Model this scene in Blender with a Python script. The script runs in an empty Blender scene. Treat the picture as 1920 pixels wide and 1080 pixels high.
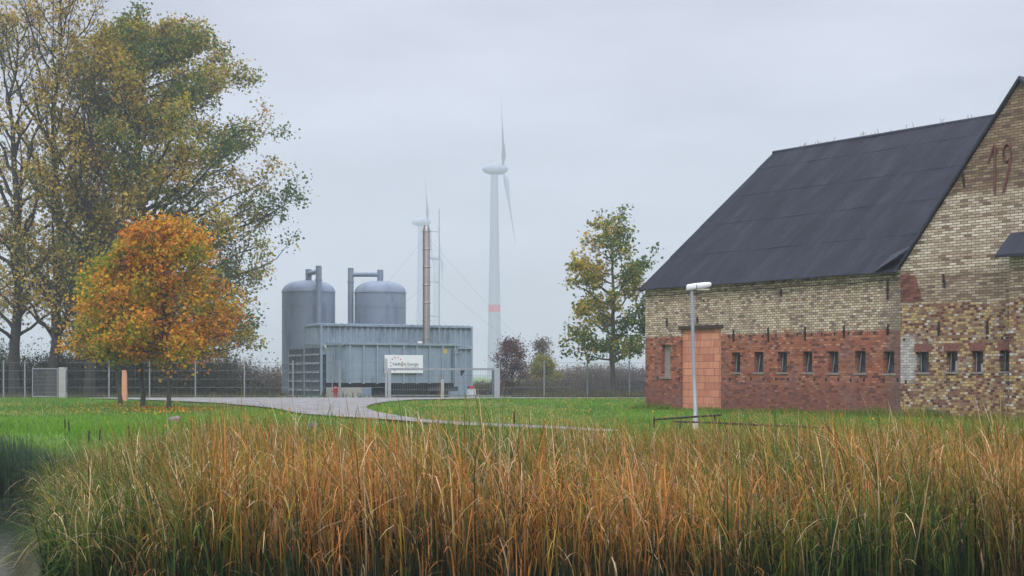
import bpy, bmesh, math, random
import numpy as np
from mathutils import Vector, Matrix
from mathutils.geometry import tessellate_polygon

R = math.radians
SC = bpy.context.scene
COL = SC.collection
rng = np.random.default_rng(7)
random.seed(7)

# ------------------------------------------------------------------ camera
F, HOR, EYE = 2667.0, 703.0, 1.25          # focal length and horizon in photo pixels, eye height over the lawn
cam = bpy.data.cameras.new('camera')
cam.lens = 50.0
cam.sensor_width = 36.0
cam.shift_y = (HOR - 540.0) / 1920.0
cam.clip_start = 0.1
cam.clip_end = 6000
cam_o = bpy.data.objects.new('camera', cam)
COL.objects.link(cam_o)
cam_o.location = (0, 0, EYE)
cam_o.rotation_euler = (R(90), 0, 0)
SC.camera = cam_o

# ------------------------------------------------------------------ sky, sun, exposure
SUN_EL, SUN_AZ = 42.0, 180.0               # degrees; azimuth clockwise from +Y
world = bpy.data.worlds.new('World')
SC.world = world
world.use_nodes = True
nt = world.node_tree
nt.nodes.clear()


def N(t, kind, **kw):
    n = t.nodes.new(kind)
    for k, v in kw.items():
        setattr(n, k, v)
    return n


out = N(nt, 'ShaderNodeOutputWorld')
bg = N(nt, 'ShaderNodeBackground')
bg.inputs['Strength'].default_value = 0.10
sky = N(nt, 'ShaderNodeTexSky', sky_type='NISHITA')
sky.sun_disc = False
sky.sun_elevation = R(SUN_EL)
sky.sun_rotation = R(SUN_AZ)
sky.dust_density = 3.0
hsv = N(nt, 'ShaderNodeHueSaturation')
hsv.inputs['Saturation'].default_value = 0.30
nt.links.new(sky.outputs[0], hsv.inputs['Color'])
tc = N(nt, 'ShaderNodeTexCoord')
sep = N(nt, 'ShaderNodeSeparateXYZ')
nt.links.new(tc.outputs['Generated'], sep.inputs[0])
grad = N(nt, 'ShaderNodeValToRGB')         # overcast sky: far brighter overhead than at the horizon
els = grad.color_ramp.elements
els[0].position, els[0].color = 0.0, (.185, .185, .185, 1)
els[1].position, els[1].color = 1.0, (1, 1, 1, 1)
e = els.new(0.30)
e.color = (.200, .200, .200, 1)
nt.links.new(sep.outputs['Z'], grad.inputs[0])
noise = N(nt, 'ShaderNodeTexNoise')
mp = N(nt, 'ShaderNodeMapping')
mp.inputs['Scale'].default_value = (1.0, 1.0, 3.6)
nt.links.new(tc.outputs['Generated'], mp.inputs[0])
nt.links.new(mp.outputs[0], noise.inputs['Vector'])
noise.inputs['Scale'].default_value = 2.2
noise.inputs['Detail'].default_value = 4
mr = N(nt, 'ShaderNodeMapRange')
mr.inputs['From Min'].default_value = .3
mr.inputs['From Max'].default_value = .7
mr.inputs['To Min'].default_value = .60
mr.inputs['To Max'].default_value = 1.42
nt.links.new(noise.outputs['Fac'], mr.inputs[0])
mul = N(nt, 'ShaderNodeMath', operation='MULTIPLY')
nt.links.new(grad.outputs[0], mul.inputs[0])
nt.links.new(mr.outputs[0], mul.inputs[1])
oc = N(nt, 'ShaderNodeMix', data_type='RGBA', blend_type='MULTIPLY')
oc.inputs[0].default_value = 1.0
oc.inputs[6].default_value = (28.9, 30.2, 36.4, 1)
nt.links.new(mul.outputs[0], oc.inputs[7])
mx = N(nt, 'ShaderNodeMix', data_type='RGBA')
mx.inputs[0].default_value = 0.88
nt.links.new(hsv.outputs[0], mx.inputs[6])
nt.links.new(oc.outputs[2], mx.inputs[7])
nt.links.new(mx.outputs[2], bg.inputs['Color'])
nt.links.new(bg.outputs[0], out.inputs['Surface'])

sl = bpy.data.lights.new('sun', 'SUN')
sl.energy = 1.5
sl.angle = R(30)
sl.color = (1.0, .975, .94)
so = bpy.data.objects.new('sun', sl)
COL.objects.link(so)
az, el = R(SUN_AZ), R(SUN_EL)
sd = Vector((math.sin(az) * math.cos(el), math.cos(az) * math.cos(el), math.sin(el)))
so.rotation_euler = sd.to_track_quat('Z', 'Y').to_euler()
so.location = (0, -20, 60)

vs = SC.view_settings
vs.view_transform = 'Standard'
vs.look = 'None'
vs.exposure = 0.0
vs.gamma = 1.0
vs.use_curve_mapping = False
cy = SC.cycles
cy.use_denoising = True
cy.max_bounces = 8
cy.diffuse_bounces = 3
cy.glossy_bounces = 3
cy.transmission_bounces = 3
cy.volume_bounces = 3
cy.caustics_reflective = False
cy.caustics_refractive = False


# ------------------------------------------------------------------ pixel helpers (photo pixel + distance -> metres)
def PX(px, d): return (px - 960.0) / F * d
def PZ(py, d): return EYE + (HOR - py) / F * d
def GD(py, z=0.0): return (EYE - z) * F / (py - HOR)
def G(px, py):
    d = GD(py)
    return (PX(px, d), d)


# ------------------------------------------------------------------ materials
def lin(r, g, b):
    f = lambda c: (c / 255) / 12.92 if c / 255 <= .04045 else ((c / 255 + .055) / 1.055) ** 2.4
    return (f(r), f(g), f(b))


def new_mat(name):
    m = bpy.data.materials.new(name)
    m.use_nodes = True
    t = m.node_tree
    t.nodes.clear()
    o = N(t, 'ShaderNodeOutputMaterial')
    p = N(t, 'ShaderNodeBsdfPrincipled')
    t.links.new(p.outputs[0], o.inputs['Surface'])
    return m, t, p, o


def plain(name, col, rough=.6, metal=0.0, var=.12, scale=3.0, bump=0.0, dirt=None, spec=.4):
    """One base colour with weathered variation of two sizes, optional dirt patches and bump."""
    m, t, p, o = new_mat(name)
    tc = N(t, 'ShaderNodeTexCoord')
    n1 = N(t, 'ShaderNodeTexNoise')
    n1.inputs['Scale'].default_value = scale
    n1.inputs['Detail'].default_value = 6
    n1.inputs['Roughness'].default_value = .65
    t.links.new(tc.outputs['Object'], n1.inputs['Vector'])
    r = N(t, 'ShaderNodeValToRGB')
    a, b = r.color_ramp.elements
    a.position, b.position = .3, .7
    a.color = (*[c * (1 - var) for c in col], 1)
    b.color = (*[min(1, c * (1 + var)) for c in col], 1)
    t.links.new(n1.outputs['Fac'], r.inputs[0])
    last = r.outputs[0]
    if dirt:
        n2 = N(t, 'ShaderNodeTexNoise')
        mp = N(t, 'ShaderNodeMapping')
        mp.inputs['Scale'].default_value = (1, 1, .25)
        t.links.new(tc.outputs['Object'], mp.inputs[0])
        t.links.new(mp.outputs[0], n2.inputs['Vector'])
        n2.inputs['Scale'].default_value = scale * 1.7
        n2.inputs['Detail'].default_value = 8
        rr = N(t, 'ShaderNodeValToRGB')
        rr.color_ramp.elements[0].position = .55
        rr.color_ramp.elements[1].position = .75
        t.links.new(n2.outputs['Fac'], rr.inputs[0])
        mm = N(t, 'ShaderNodeMix', data_type='RGBA')
        t.links.new(rr.outputs[0], mm.inputs[0])
        t.links.new(last, mm.inputs[6])
        mm.inputs[7].default_value = (*dirt, 1)
        last = mm.outputs[2]
    t.links.new(last, p.inputs['Base Color'])
    p.inputs['Roughness'].default_value = rough
    p.inputs['Metallic'].default_value = metal
    p.inputs['Specular IOR Level'].default_value = spec
    if bump:
        bp = N(t, 'ShaderNodeBump')
        bp.inputs['Strength'].default_value = bump
        bp.inputs['Distance'].default_value = .02
        n3 = N(t, 'ShaderNodeTexNoise')
        n3.inputs['Scale'].default_value = scale * 8
        t.links.new(tc.outputs['Object'], n3.inputs['Vector'])
        t.links.new(n3.outputs['Fac'], bp.inputs['Height'])
        t.links.new(bp.outputs[0], p.inputs['Normal'])
    return m


def leaf_mat(name, trans=.35, rough=.55, spec=.3):
    """Leaf colour read from the mesh's own per-leaf colours; light shines through a little."""
    m, t, p, o = new_mat(name)
    a = N(t, 'ShaderNodeAttribute', attribute_name='Col')
    t.links.new(a.outputs['Color'], p.inputs['Base Color'])
    p.inputs['Roughness'].default_value = rough
    p.inputs['Specular IOR Level'].default_value = spec
    tr = N(t, 'ShaderNodeBsdfTranslucent')
    t.links.new(a.outputs['Color'], tr.inputs['Color'])
    ms = N(t, 'ShaderNodeMixShader')
    ms.inputs[0].default_value = trans
    t.links.new(p.outputs[0], ms.inputs[1])
    t.links.new(tr.outputs[0], ms.inputs[2])
    t.links.new(ms.outputs[0], o.inputs['Surface'])
    return m


def ramp(t, stops, interp='LINEAR'):
    r = N(t, 'ShaderNodeValToRGB')
    r.color_ramp.interpolation = interp
    es = r.color_ramp.elements
    while len(es) > 1:
        es.remove(es[-1])
    es[0].position, es[0].color = stops[0][0], (*stops[0][1], 1)
    for pos, c in stops[1:]:
        q = es.new(pos)
        q.color = (*c, 1)
    return r


def brick_zone(t, vec, stops, mortar, bw=.25, rh=.077, ms=.009, bias=0.0):
    """Bricks whose colour is drawn per brick from the ramp."""
    b = N(t, 'ShaderNodeTexBrick')
    b.offset = .5
    b.inputs['Color1'].default_value = (0, 0, 0, 1)
    b.inputs['Color2'].default_value = (1, 1, 1, 1)
    b.inputs['Mortar'].default_value = (.5, .5, .5, 1)
    b.inputs['Scale'].default_value = 1
    b.inputs['Brick Width'].default_value = bw
    b.inputs['Row Height'].default_value = rh
    b.inputs['Mortar Size'].default_value = ms
    b.inputs['Mortar Smooth'].default_value = .2
    b.inputs['Bias'].default_value = bias
    t.links.new(vec, b.inputs['Vector'])
    r = ramp(t, stops)
    t.links.new(b.outputs['Color'], r.inputs[0])
    mx = N(t, 'ShaderNodeMix', data_type='RGBA')
    t.links.new(b.outputs['Fac'], mx.inputs[0])
    t.links.new(r.outputs[0], mx.inputs[6])
    mx.inputs[7].default_value = (*mortar, 1)
    return mx.outputs[2], b.outputs['Fac']


def mixc(t, fac, a, b, blend='MIX'):
    mx = N(t, 'ShaderNodeMix', data_type='RGBA', blend_type=blend)
    for i, v in ((0, fac), (6, a), (7, b)):
        if hasattr(v, 'links') or hasattr(v, 'is_linked'):
            t.links.new(v, mx.inputs[i])
        elif i == 0:
            mx.inputs[0].default_value = v
        else:
            mx.inputs[i].default_value = (*v, 1)
    return mx.outputs[2]


def mathn(t, op, a, b=None, clamp=False):
    m = N(t, 'ShaderNodeMath', operation=op)
    m.use_clamp = clamp
    for i, v in ((0, a), (1, b)):
        if v is None:
            continue
        if hasattr(v, 'is_linked'):
            t.links.new(v, m.inputs[i])
        else:
            m.inputs[i].default_value = v
    return m.outputs[0]


def noise_out(t, vec, scale, detail=5, rough=.6):
    n = N(t, 'ShaderNodeTexNoise')
    n.inputs['Scale'].default_value = scale
    n.inputs['Detail'].default_value = detail
    n.inputs['Roughness'].default_value = rough
    t.links.new(vec, n.inputs['Vector'])
    return n.outputs['Fac']


def smooth(t, v, lo, hi):
    m = N(t, 'ShaderNodeMapRange')
    m.inputs['From Min'].default_value = lo
    m.inputs['From Max'].default_value = hi
    t.links.new(v, m.inputs[0])
    return m.outputs[0]


# ------------------------------------------------------------------ mesh helpers
def link(o, parent=None):
    COL.objects.link(o)
    if parent is not None:
        o.parent = parent
    return o


def tag(o, label=None, cat=None, group=None, kind=None):
    if label: o['label'] = label
    if cat: o['category'] = cat
    if group: o['group'] = group
    if kind: o['kind'] = kind
    return o


def empty(name, loc, rz=0, label=None, cat=None, group=None, kind=None):
    o = bpy.data.objects.new(name, None)
    o.empty_display_size = .3
    o.location = loc
    o.rotation_euler = (0, 0, rz)
    link(o)
    return tag(o, label, cat, group, kind)


def np_mesh(name, V, Fc, mat, parent=None, cols=None, smooth_=False):
    """Mesh straight from arrays; Fc is an (n, k) array of equal-sided faces."""
    V = np.asarray(V, dtype=np.float32)
    Fc = np.asarray(Fc, dtype=np.int32)
    k = Fc.shape[1]
    me = bpy.data.meshes.new(name)
    me.vertices.add(len(V))
    me.vertices.foreach_set('co', V.ravel())
    me.loops.add(Fc.size)
    me.loops.foreach_set('vertex_index', Fc.ravel())
    me.polygons.add(len(Fc))
    me.polygons.foreach_set('loop_start', np.arange(0, Fc.size, k, dtype=np.int32))
    me.polygons.foreach_set('loop_total', np.full(len(Fc), k, dtype=np.int32))
    if smooth_:
        me.polygons.foreach_set('use_smooth', np.ones(len(Fc), dtype=bool))
    me.update(calc_edges=True)
    if cols is not None:
        at = me.attributes.new('Col', 'FLOAT_COLOR', 'POINT')
        c = np.ones((len(V), 4), dtype=np.float32)
        c[:, :3] = cols
        at.data.foreach_set('color', c.ravel())
    me.materials.append(mat)
    o = bpy.data.objects.new(name, me)
    return link(o, parent)


class MB:
    """Collects shapes and links them as ONE mesh object."""
    def __init__(s):
        s.v, s.f, s.sm = [], [], []

    def add(s, vs, fs, sm=False):
        k = len(s.v)
        s.v += [tuple(v) for v in vs]
        s.f += [tuple(i + k for i in f) for f in fs]
        s.sm += [sm] * len(fs)
        return s

    def box(s, x0, x1, y0, y1, z0, z1, M=None):
        vs = [Vector(p) for p in ((x0, y0, z0), (x1, y0, z0), (x1, y1, z0), (x0, y1, z0), (x0, y0, z1), (x1, y0, z1), (x1, y1, z1), (x0, y1, z1))]
        if M: vs = [M @ v for v in vs]
        return s.add(vs, [(0, 3, 2, 1), (4, 5, 6, 7), (0, 1, 5, 4), (1, 2, 6, 5), (2, 3, 7, 6), (3, 0, 4, 7)])

    def bevbox(s, x0, x1, y0, y1, z0, z1, b=.02):
        bm = bmesh.new()
        bmesh.ops.create_cube(bm, size=1)
        for v in bm.verts:
            v.co = ((x0 + x1) / 2 + v.co.x * (x1 - x0), (y0 + y1) / 2 + v.co.y * (y1 - y0), (z0 + z1) / 2 + v.co.z * (z1 - z0))
        bmesh.ops.bevel(bm, geom=bm.edges[:], offset=b, segments=2, affect='EDGES', profile=.5)
        bm.verts.index_update()
        s.add([v.co.copy() for v in bm.verts], [[v.index for v in f.verts] for f in bm.faces])
        bm.free()
        return s

    def tube(s, pts, rad, n=8, cap=True, sm=True):
        pts = [Vector(p) for p in pts]
        rad = rad if hasattr(rad, '__len__') else [rad] * len(pts)
        vs, fs = [], []
        ref = Vector((0, 0, 1))
        for i, p in enumerate(pts):
            d = (pts[min(i + 1, len(pts) - 1)] - pts[max(i - 1, 0)]).normalized()
            a = d.cross(ref)
            if a.length < .05: a = d.cross(Vector((1, 0, 0)))
            a.normalize()
            b = d.cross(a)
            for j in range(n):
                an = 2 * math.pi * j / n
                vs.append(p + (a * math.cos(an) + b * math.sin(an)) * rad[i])
        for i in range(len(pts) - 1):
            for j in range(n):
                fs.append((i * n + j, i * n + (j + 1) % n, (i + 1) * n + (j + 1) % n, (i + 1) * n + j))
        s.add(vs, fs, sm)
        if cap:
            k = (len(pts) - 1) * n
            s.add(vs[:n], [tuple(range(n - 1, -1, -1))])
            s.add(vs[k:], [tuple(range(n))])
        return s

    def lathe(s, prof, n=32, cx=0, cy=0, sm=True):
        vs, fs = [], []
        for r, z in prof:
            for j in range(n):
                a = 2 * math.pi * j / n
                vs.append((cx + r * math.cos(a), cy + r * math.sin(a), z))
        for i in range(len(prof) - 1):
            for j in range(n):
                fs.append((i * n + j, i * n + (j + 1) % n, (i + 1) * n + (j + 1) % n, (i + 1) * n + j))
        return s.add(vs, fs, sm)

    def build(s, name, mat, parent=None):
        me = bpy.data.meshes.new(name)
        me.from_pydata(s.v, [], s.f)
        me.polygons.foreach_set('use_smooth', np.array(s.sm, dtype=bool))
        me.update()
        me.materials.append(mat)
        return link(bpy.data.objects.new(name, me), parent)


def poly_sheet(name, pts, z, mat):
    tri = tessellate_polygon([[Vector((x, y, 0)) for x, y in pts]])
    V = [(x, y, z) for x, y in pts]
    fs = []
    for a, b, c in tri:
        ax, ay = pts[a]; bx, by = pts[b]; cx_, cy_ = pts[c]
        fs.append((a, b, c) if (bx - ax) * (cy_ - ay) - (by - ay) * (cx_ - ax) > 0 else (a, c, b))
    m = MB()
    m.add(V, fs)
    return m.build(name, mat)


def in_poly(x, y, poly):
    inside = np.zeros(len(x), dtype=bool)
    n = len(poly)
    for i in range(n):
        x0, y0 = poly[i]
        x1, y1 = poly[(i + 1) % n]
        c = ((y0 > y) != (y1 > y)) & (x < (x1 - x0) * (y - y0) / (y1 - y0 + 1e-12) + x0)
        inside ^= c
    return inside


# ================================================================== GROUND
WATER = -1.0


def vnoise(x, y, s, seed=0):
    """Smooth value noise for arrays."""
    x = np.asarray(x) * s + seed * 17.3
    y = np.asarray(y) * s + seed * 9.1
    xi, yi = np.floor(x), np.floor(y)
    fx, fy = x - xi, y - yi
    fx, fy = fx * fx * (3 - 2 * fx), fy * fy * (3 - 2 * fy)
    def h(a, b):
        q = np.sin(a * 127.1 + b * 311.7 + seed * 74.7) * 43758.5453
        return q - np.floor(q)
    return (h(xi, yi) * (1 - fx) + h(xi + 1, yi) * fx) * (1 - fy) + (h(xi, yi + 1) * (1 - fx) + h(xi + 1, yi + 1) * fx) * fy


def sstep(a, b, x):
    t = np.clip((x - a) / (b - a), 0, 1)
    return t * t * (3 - 2 * t)


def ground_z(x, y):
    x = np.asarray(x, dtype=float)
    y = np.asarray(y, dtype=float)
    far = 29.2 + 1.0 * (vnoise(x, y * 0, .25, 3) - .5)                # far bank of the pond
    z = np.where(y > 20, -1.7 * (1 - sstep(far - 2.2, far + .6, y)), -1.7 * sstep(3.0, 7.0, y) - .35 * (1 - sstep(3.0, 7.0, y)))
    z = z - .25 * sstep(77.5, 88, y)
    z = z + .10 * (vnoise(x, y, .13, 5) - .5) * sstep(30, 34, y) * (1 - sstep(40, 46, y))
    return z


xs = np.concatenate([np.linspace(-900, -60, 15)[:-1], np.linspace(-60, -24, 25)[:-1], np.linspace(-24, 24, 97)[:-1], np.linspace(24, 60, 25)[:-1], np.linspace(60, 900, 15)])
ys = np.concatenate([np.linspace(-40, 0, 9)[:-1], np.linspace(0, 34, 86)[:-1], np.linspace(34, 95, 80)[:-1], np.linspace(95, 1480, 30)])
GX, GY = np.meshgrid(xs, ys)
V = np.stack([GX.ravel(), GY.ravel(), ground_z(GX.ravel(), GY.ravel())], 1)
nx, ny = len(xs), len(ys)
ii = (np.arange(ny - 1)[:, None] * nx + np.arange(nx - 1)[None, :]).ravel()
Fq = np.stack([ii, ii + 1, ii + nx + 1, ii + nx], 1)

m, t, p, o = new_mat('lawn_soil')
tcn = N(t, 'ShaderNodeTexCoord')
ob = tcn.outputs['Object']
g1 = ramp(t, [(.3, (.075, .15, .022)), (.55, (.115, .20, .032)), (.75, (.17, .21, .05))])
t.links.new(noise_out(t, ob, .6, 8, .7), g1.inputs[0])
g2 = ramp(t, [(.35, (.05, .10, .02)), (.7, (.14, .19, .045))])
t.links.new(noise_out(t, ob, 9, 6, .7), g2.inputs[0])
c = mixc(t, .5, g1.outputs[0], g2.outputs[0])
sx = N(t, 'ShaderNodeSeparateXYZ')
t.links.new(ob, sx.inputs[0])
mudf = smooth(t, sx.outputs['Z'], -.25, -.75)                          # mud below the bank
c = mixc(t, mudf, c, (.035, .032, .02))
t.links.new(c, p.inputs['Base Color'])
p.inputs['Roughness'].default_value = .9
p.inputs['Specular IOR Level'].default_value = .15
M_LAWN = m
tag(np_mesh('ground', V, Fq, M_LAWN, smooth_=True), kind='structure')

# pond
m, t, p, o = new_mat('pond_water')
p.inputs['Base Color'].default_value = (.022, .028, .018, 1)
p.inputs['Roughness'].default_value = .06
p.inputs['IOR'].default_value = 1.33
tcn = N(t, 'ShaderNodeTexCoord')
bp = N(t, 'ShaderNodeBump')
bp.inputs['Strength'].default_value = .25
bp.inputs['Distance'].default_value = .03
t.links.new(noise_out(t, tcn.outputs['Object'], 3.5, 3), bp.inputs['Height'])
t.links.new(bp.outputs[0], p.inputs['Normal'])
mb = MB()
mb.add([(-40, 4, WATER), (40, 4, WATER), (40, 30, WATER), (-40, 30, WATER)], [(0, 1, 2, 3)])
tag(mb.build('water', m), kind='structure')

# road: strip along the fence, junction, and the drive sweeping down past the lawn
road_px = [(150, 747.6), (1240, 747.0), (1240, 747.6), (1100, 747.9), (881, 749), (772, 751.4), (724, 755.5), (698, 760), (686, 765), (690, 769.5), (706, 775.5),
           (750, 783), (790, 789), (837, 793.6), (920, 798), (1012, 802), (1117, 808.5), (1180, 812),
           (1120, 813), (1030, 808), (947, 804.5), (859, 800.5), (794, 795.8), (706, 788.8), (650, 785.5), (592, 781), (560, 778), (544, 774.5),
           (514, 768), (466, 763), (400, 757.5), (330, 754), (250, 751), (190, 749)]
ROAD = [G(px, py) for px, py in road_px]
m, t, p, o = new_mat('worn_asphalt')
tcn = N(t, 'ShaderNodeTexCoord')
ob = tcn.outputs['Object']
r1 = ramp(t, [(.3, lin(112, 110, 107)), (.7, lin(160, 158, 154))])
t.links.new(noise_out(t, ob, 1.1, 8, .7), r1.inputs[0])
r2 = ramp(t, [(.35, (.72, .72, .72)), (.65, (1.1, 1.1, 1.1))])
t.links.new(noise_out(t, ob, 40, 3), r2.inputs[0])
c = mixc(t, 1.0, r1.outputs[0], r2.outputs[0], 'MULTIPLY')
t.links.new(c, p.inputs['Base Color'])
p.inputs['Roughness'].default_value = 1.0
p.inputs['Specular IOR Level'].default_value = .05
M_ROAD = m
rd = poly_sheet('road', ROAD, .0, M_ROAD)
rd.location.z = .06
tag(rd, kind='structure')

# ================================================================== GRASS (blades over the lawn)
def blades(name, x, y, z, h, w, lean, cols, mat, parent=None):
    n = len(x)
    a = rng.uniform(0, 2 * np.pi, n)
    b = rng.uniform(0, 2 * np.pi, n)
    dx, dy = np.cos(a) * w / 2, np.sin(a) * w / 2
    lx, ly = np.cos(b) * lean * h, np.sin(b) * lean * h
    V = np.empty((n, 3, 3))
    V[:, 0] = np.stack([x - dx, y - dy, z - .01], 1)
    V[:, 1] = np.stack([x + dx, y + dy, z - .01], 1)
    V[:, 2] = np.stack([x + lx, y + ly, z + h], 1)
    C = np.repeat(cols[:, None, :], 3, axis=1)
    return np_mesh(name, V.reshape(-1, 3), np.arange(n * 3).reshape(-1, 3), mat, parent, C.reshape(-1, 3))


M_GRASS = leaf_mat('grass_blades', .3, .7, .08)
n = 150000
d = 29.2 + (76.8 - 29.2) * rng.random(n) ** 1.35
k = rng.uniform(-.42, .42, n)
gx, gy = k * d, d
# barn footprint (long wall from corner to corner) kept clear
BF = np.array((4.81, 51.3)); BU = np.array((.5954, -.8034)); BN = np.array((.8034, .5954))
sx_ = (gx - BF[0]) * BU[0] + (gy - BF[1]) * BU[1]
sy_ = (gx - BF[0]) * BN[0] + (gy - BF[1]) * BN[1]
ok = ~in_poly(gx + rng.normal(0, .10, n), gy + rng.normal(0, .30, n), ROAD) & ~((sx_ > -.1) & (sx_ < 32) & (sy_ > -.02) & (sy_ < 14))
gx, gy = gx[ok], gy[ok]
n = len(gx)
pal = np.array([(.110, .265, .026), (.165, .310, .034), (.090, .205, .028), (.330, .335, .090)])
pt = vnoise(gx, gy * .5, .30, 2) * .62 + rng.random(n) * .38 + .12 * (gy > 55)
ci = np.clip((pt * 4).astype(int), 0, 3)
gc = pal[ci] * rng.uniform(.8, 1.25, (n, 1))
gh = rng.uniform(.03, .085, n) * (1 + .8 * (vnoise(gx, gy, .8, 4) > .68))
gh *= 1 + .4 * (gy < 32)
tag(blades('grass', gx, gy, ground_z(gx, gy), gh, rng.uniform(.012, .03, n) + gy * .0003, .5, gc, M_GRASS), kind='stuff')
# taller tufts at the foot of the brick wall and along the drive
n = 9000
s_ = rng.uniform(-.5, 22, n)
q_ = -.03 - np.abs(rng.normal(0, .22, n))
tx, ty = BF[0] + BU[0] * s_ + BN[0] * q_, BF[1] + BU[1] * s_ + BN[1] * q_
tc_ = pal[rng.integers(0, 4, n)] * rng.uniform(.6, 1.0, (n, 1))
tag(blades('wall_foot_grass', tx, ty, ground_z(tx, ty), rng.uniform(.08, .40, n) * (.3 + 1.2 * vnoise(tx, ty, .9, 8) ** 1.5), np.full(n, .022), .45, tc_, M_GRASS), kind='stuff')

# ================================================================== BARN
def wall_s(px):
    k = (px - 960.0) / F
    return (BF[1] * k - BF[0]) / (BU[0] - BU[1] * k)


def wall_z(px, py):
    d = BF[1] + BU[1] * wall_s(px)
    return PZ(py, d)


LW = 11.32            # long wall length, then the cross gable of width 8.1
GWID = 8.1
EAVE, RIDGE, RUN = 4.40, 9.83, 6.8
APEX_S, APEX_Z = LW + GWID / 2, 9.30

barn = empty('brick_barn', (BF[0], BF[1], 0), math.atan2(BU[1], BU[0]),
             'old brick barn with steep dark corrugated roof and tiny square windows', 'barn')


def wall_coords(t):
    tc = N(t, 'ShaderNodeTexCoord')
    s = N(t, 'ShaderNodeSeparateXYZ')
    t.links.new(tc.outputs['Object'], s.inputs[0])
    cb = N(t, 'ShaderNodeCombineXYZ')
    t.links.new(mathn(t, 'ADD', s.outputs['X'], s.outputs['Y']), cb.inputs['X'])
    t.links.new(s.outputs['Z'], cb.inputs['Y'])
    return tc.outputs['Object'], cb.outputs[0], s


# long wall: pale yellow-grey brick over red brick
m, t, p, o = new_mat('barn_long_wall_brick')
ob, vec, sp = wall_coords(t)
up, f1 = brick_zone(t, vec, [(0, lin(112, 100, 92)), (.15, lin(170, 152, 124)), (.5, lin(202, 186, 152)), (.8, lin(220, 206, 176)), (.92, lin(182, 158, 130)), (1, lin(150, 110, 96))], lin(98, 92, 86), bw=.165, ms=.011)
lo, f2 = brick_zone(t, vec, [(0, lin(84, 54, 52)), (.25, lin(136, 84, 62)), (.55, lin(174, 108, 76)), (.8, lin(150, 92, 70)), (1, lin(190, 140, 112))], lin(122, 84, 70), bw=.165, ms=.009)
nz = noise_out(t, ob, 2.2, 6)
zc = mathn(t, 'ADD', sp.outputs['Z'], mathn(t, 'MULTIPLY', mathn(t, 'SUBTRACT', nz, .5), .10))
col = mixc(t, smooth(t, zc, 2.58, 2.62), lo, up)
# dark worn plinth bricks low down, grey stains under the eaves, pale lime patches
pl = mathn(t, 'MULTIPLY', smooth(t, mathn(t, 'ADD', sp.outputs['Z'], mathn(t, 'MULTIPLY', nz, 1.1)), 1.75, 1.25), .5)
col = mixc(t, pl, col, lin(104, 70, 66))
st = mathn(t, 'MULTIPLY', smooth(t, noise_out(t, ob, .9, 7, .7), .52, .68), .55)
col = mixc(t, st, col, lin(126, 108, 102))
lm = mathn(t, 'MULTIPLY', smooth(t, noise_out(t, ob, 3.2, 7, .75), .62, .74), .55)
col = mixc(t, lm, col, lin(186, 170, 156))
# weathered end strip beside the cross gable and at the far corner
mps = N(t, 'ShaderNodeMapping')
mps.inputs['Scale'].default_value = (3.2, 3.2, .35)
t.links.new(ob, mps.inputs[0])
stk = mathn(t, 'MULTIPLY', smooth(t, noise_out(t, mps.outputs[0], 1.0, 6, .7), .50, .68), .6)
col = mixc(t, stk, col, lin(118, 88, 82))
blo = mathn(t, 'MULTIPLY', smooth(t, noise_out(t, ob, 6.5, 5, .7), .60, .70), .5)
col = mixc(t, blo, col, lin(150, 132, 120))
ed = smooth(t, mathn(t, 'ADD', sp.outputs['X'], mathn(t, 'MULTIPLY', nz, .9)), LW - .25, LW + .15)
col = mixc(t, mathn(t, 'MULTIPLY', ed, .6), col, lin(100, 88, 84))
t.links.new(col, p.inputs['Base Color'])
p.inputs['Roughness'].default_value = .9
p.inputs['Specular IOR Level'].default_value = .2
bp = N(t, 'ShaderNodeBump')
bp.inputs['Strength'].default_value = .6
bp.inputs['Distance'].default_value = .012
hh = mathn(t, 'SUBTRACT', noise_out(t, ob, 30, 4), mathn(t, 'MULTIPLY', f1, 1.2))
t.links.new(hh, bp.inputs['Height'])
t.links.new(bp.outputs[0], p.inputs['Normal'])
M_LONG = m

# gable wall: motley yellow, brown, red and whitewashed brick below, banded cream courses, darker brown top
m, t, p, o = new_mat('barn_gable_brick')
ob, vec, sp = wall_coords(t)
mot, f1 = brick_zone(t, vec, [(0, lin(84, 50, 46)), (.16, lin(118, 68, 54)), (.30, lin(140, 104, 72)), (.46, lin(178, 148, 92)), (.60, lin(202, 174, 114)),
                              (.74, lin(150, 122, 92)), (.84, lin(122, 80, 66)), (.93, lin(188, 178, 160)), (1, lin(204, 198, 186))], lin(118, 106, 96), bw=.135, ms=.010)
cr, f2 = brick_zone(t, vec, [(0, lin(128, 106, 90)), (.2, lin(176, 158, 132)), (.5, lin(206, 192, 166)), (.8, lin(224, 212, 190)), (1, lin(184, 160, 136))], lin(104, 92, 82), ms=.011)
br, f3 = brick_zone(t, vec, [(0, lin(104, 84, 70)), (.35, lin(134, 114, 88)), (.75, lin(164, 144, 112)), (1, lin(124, 94, 80))], lin(90, 78, 70), ms=.011)
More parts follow.
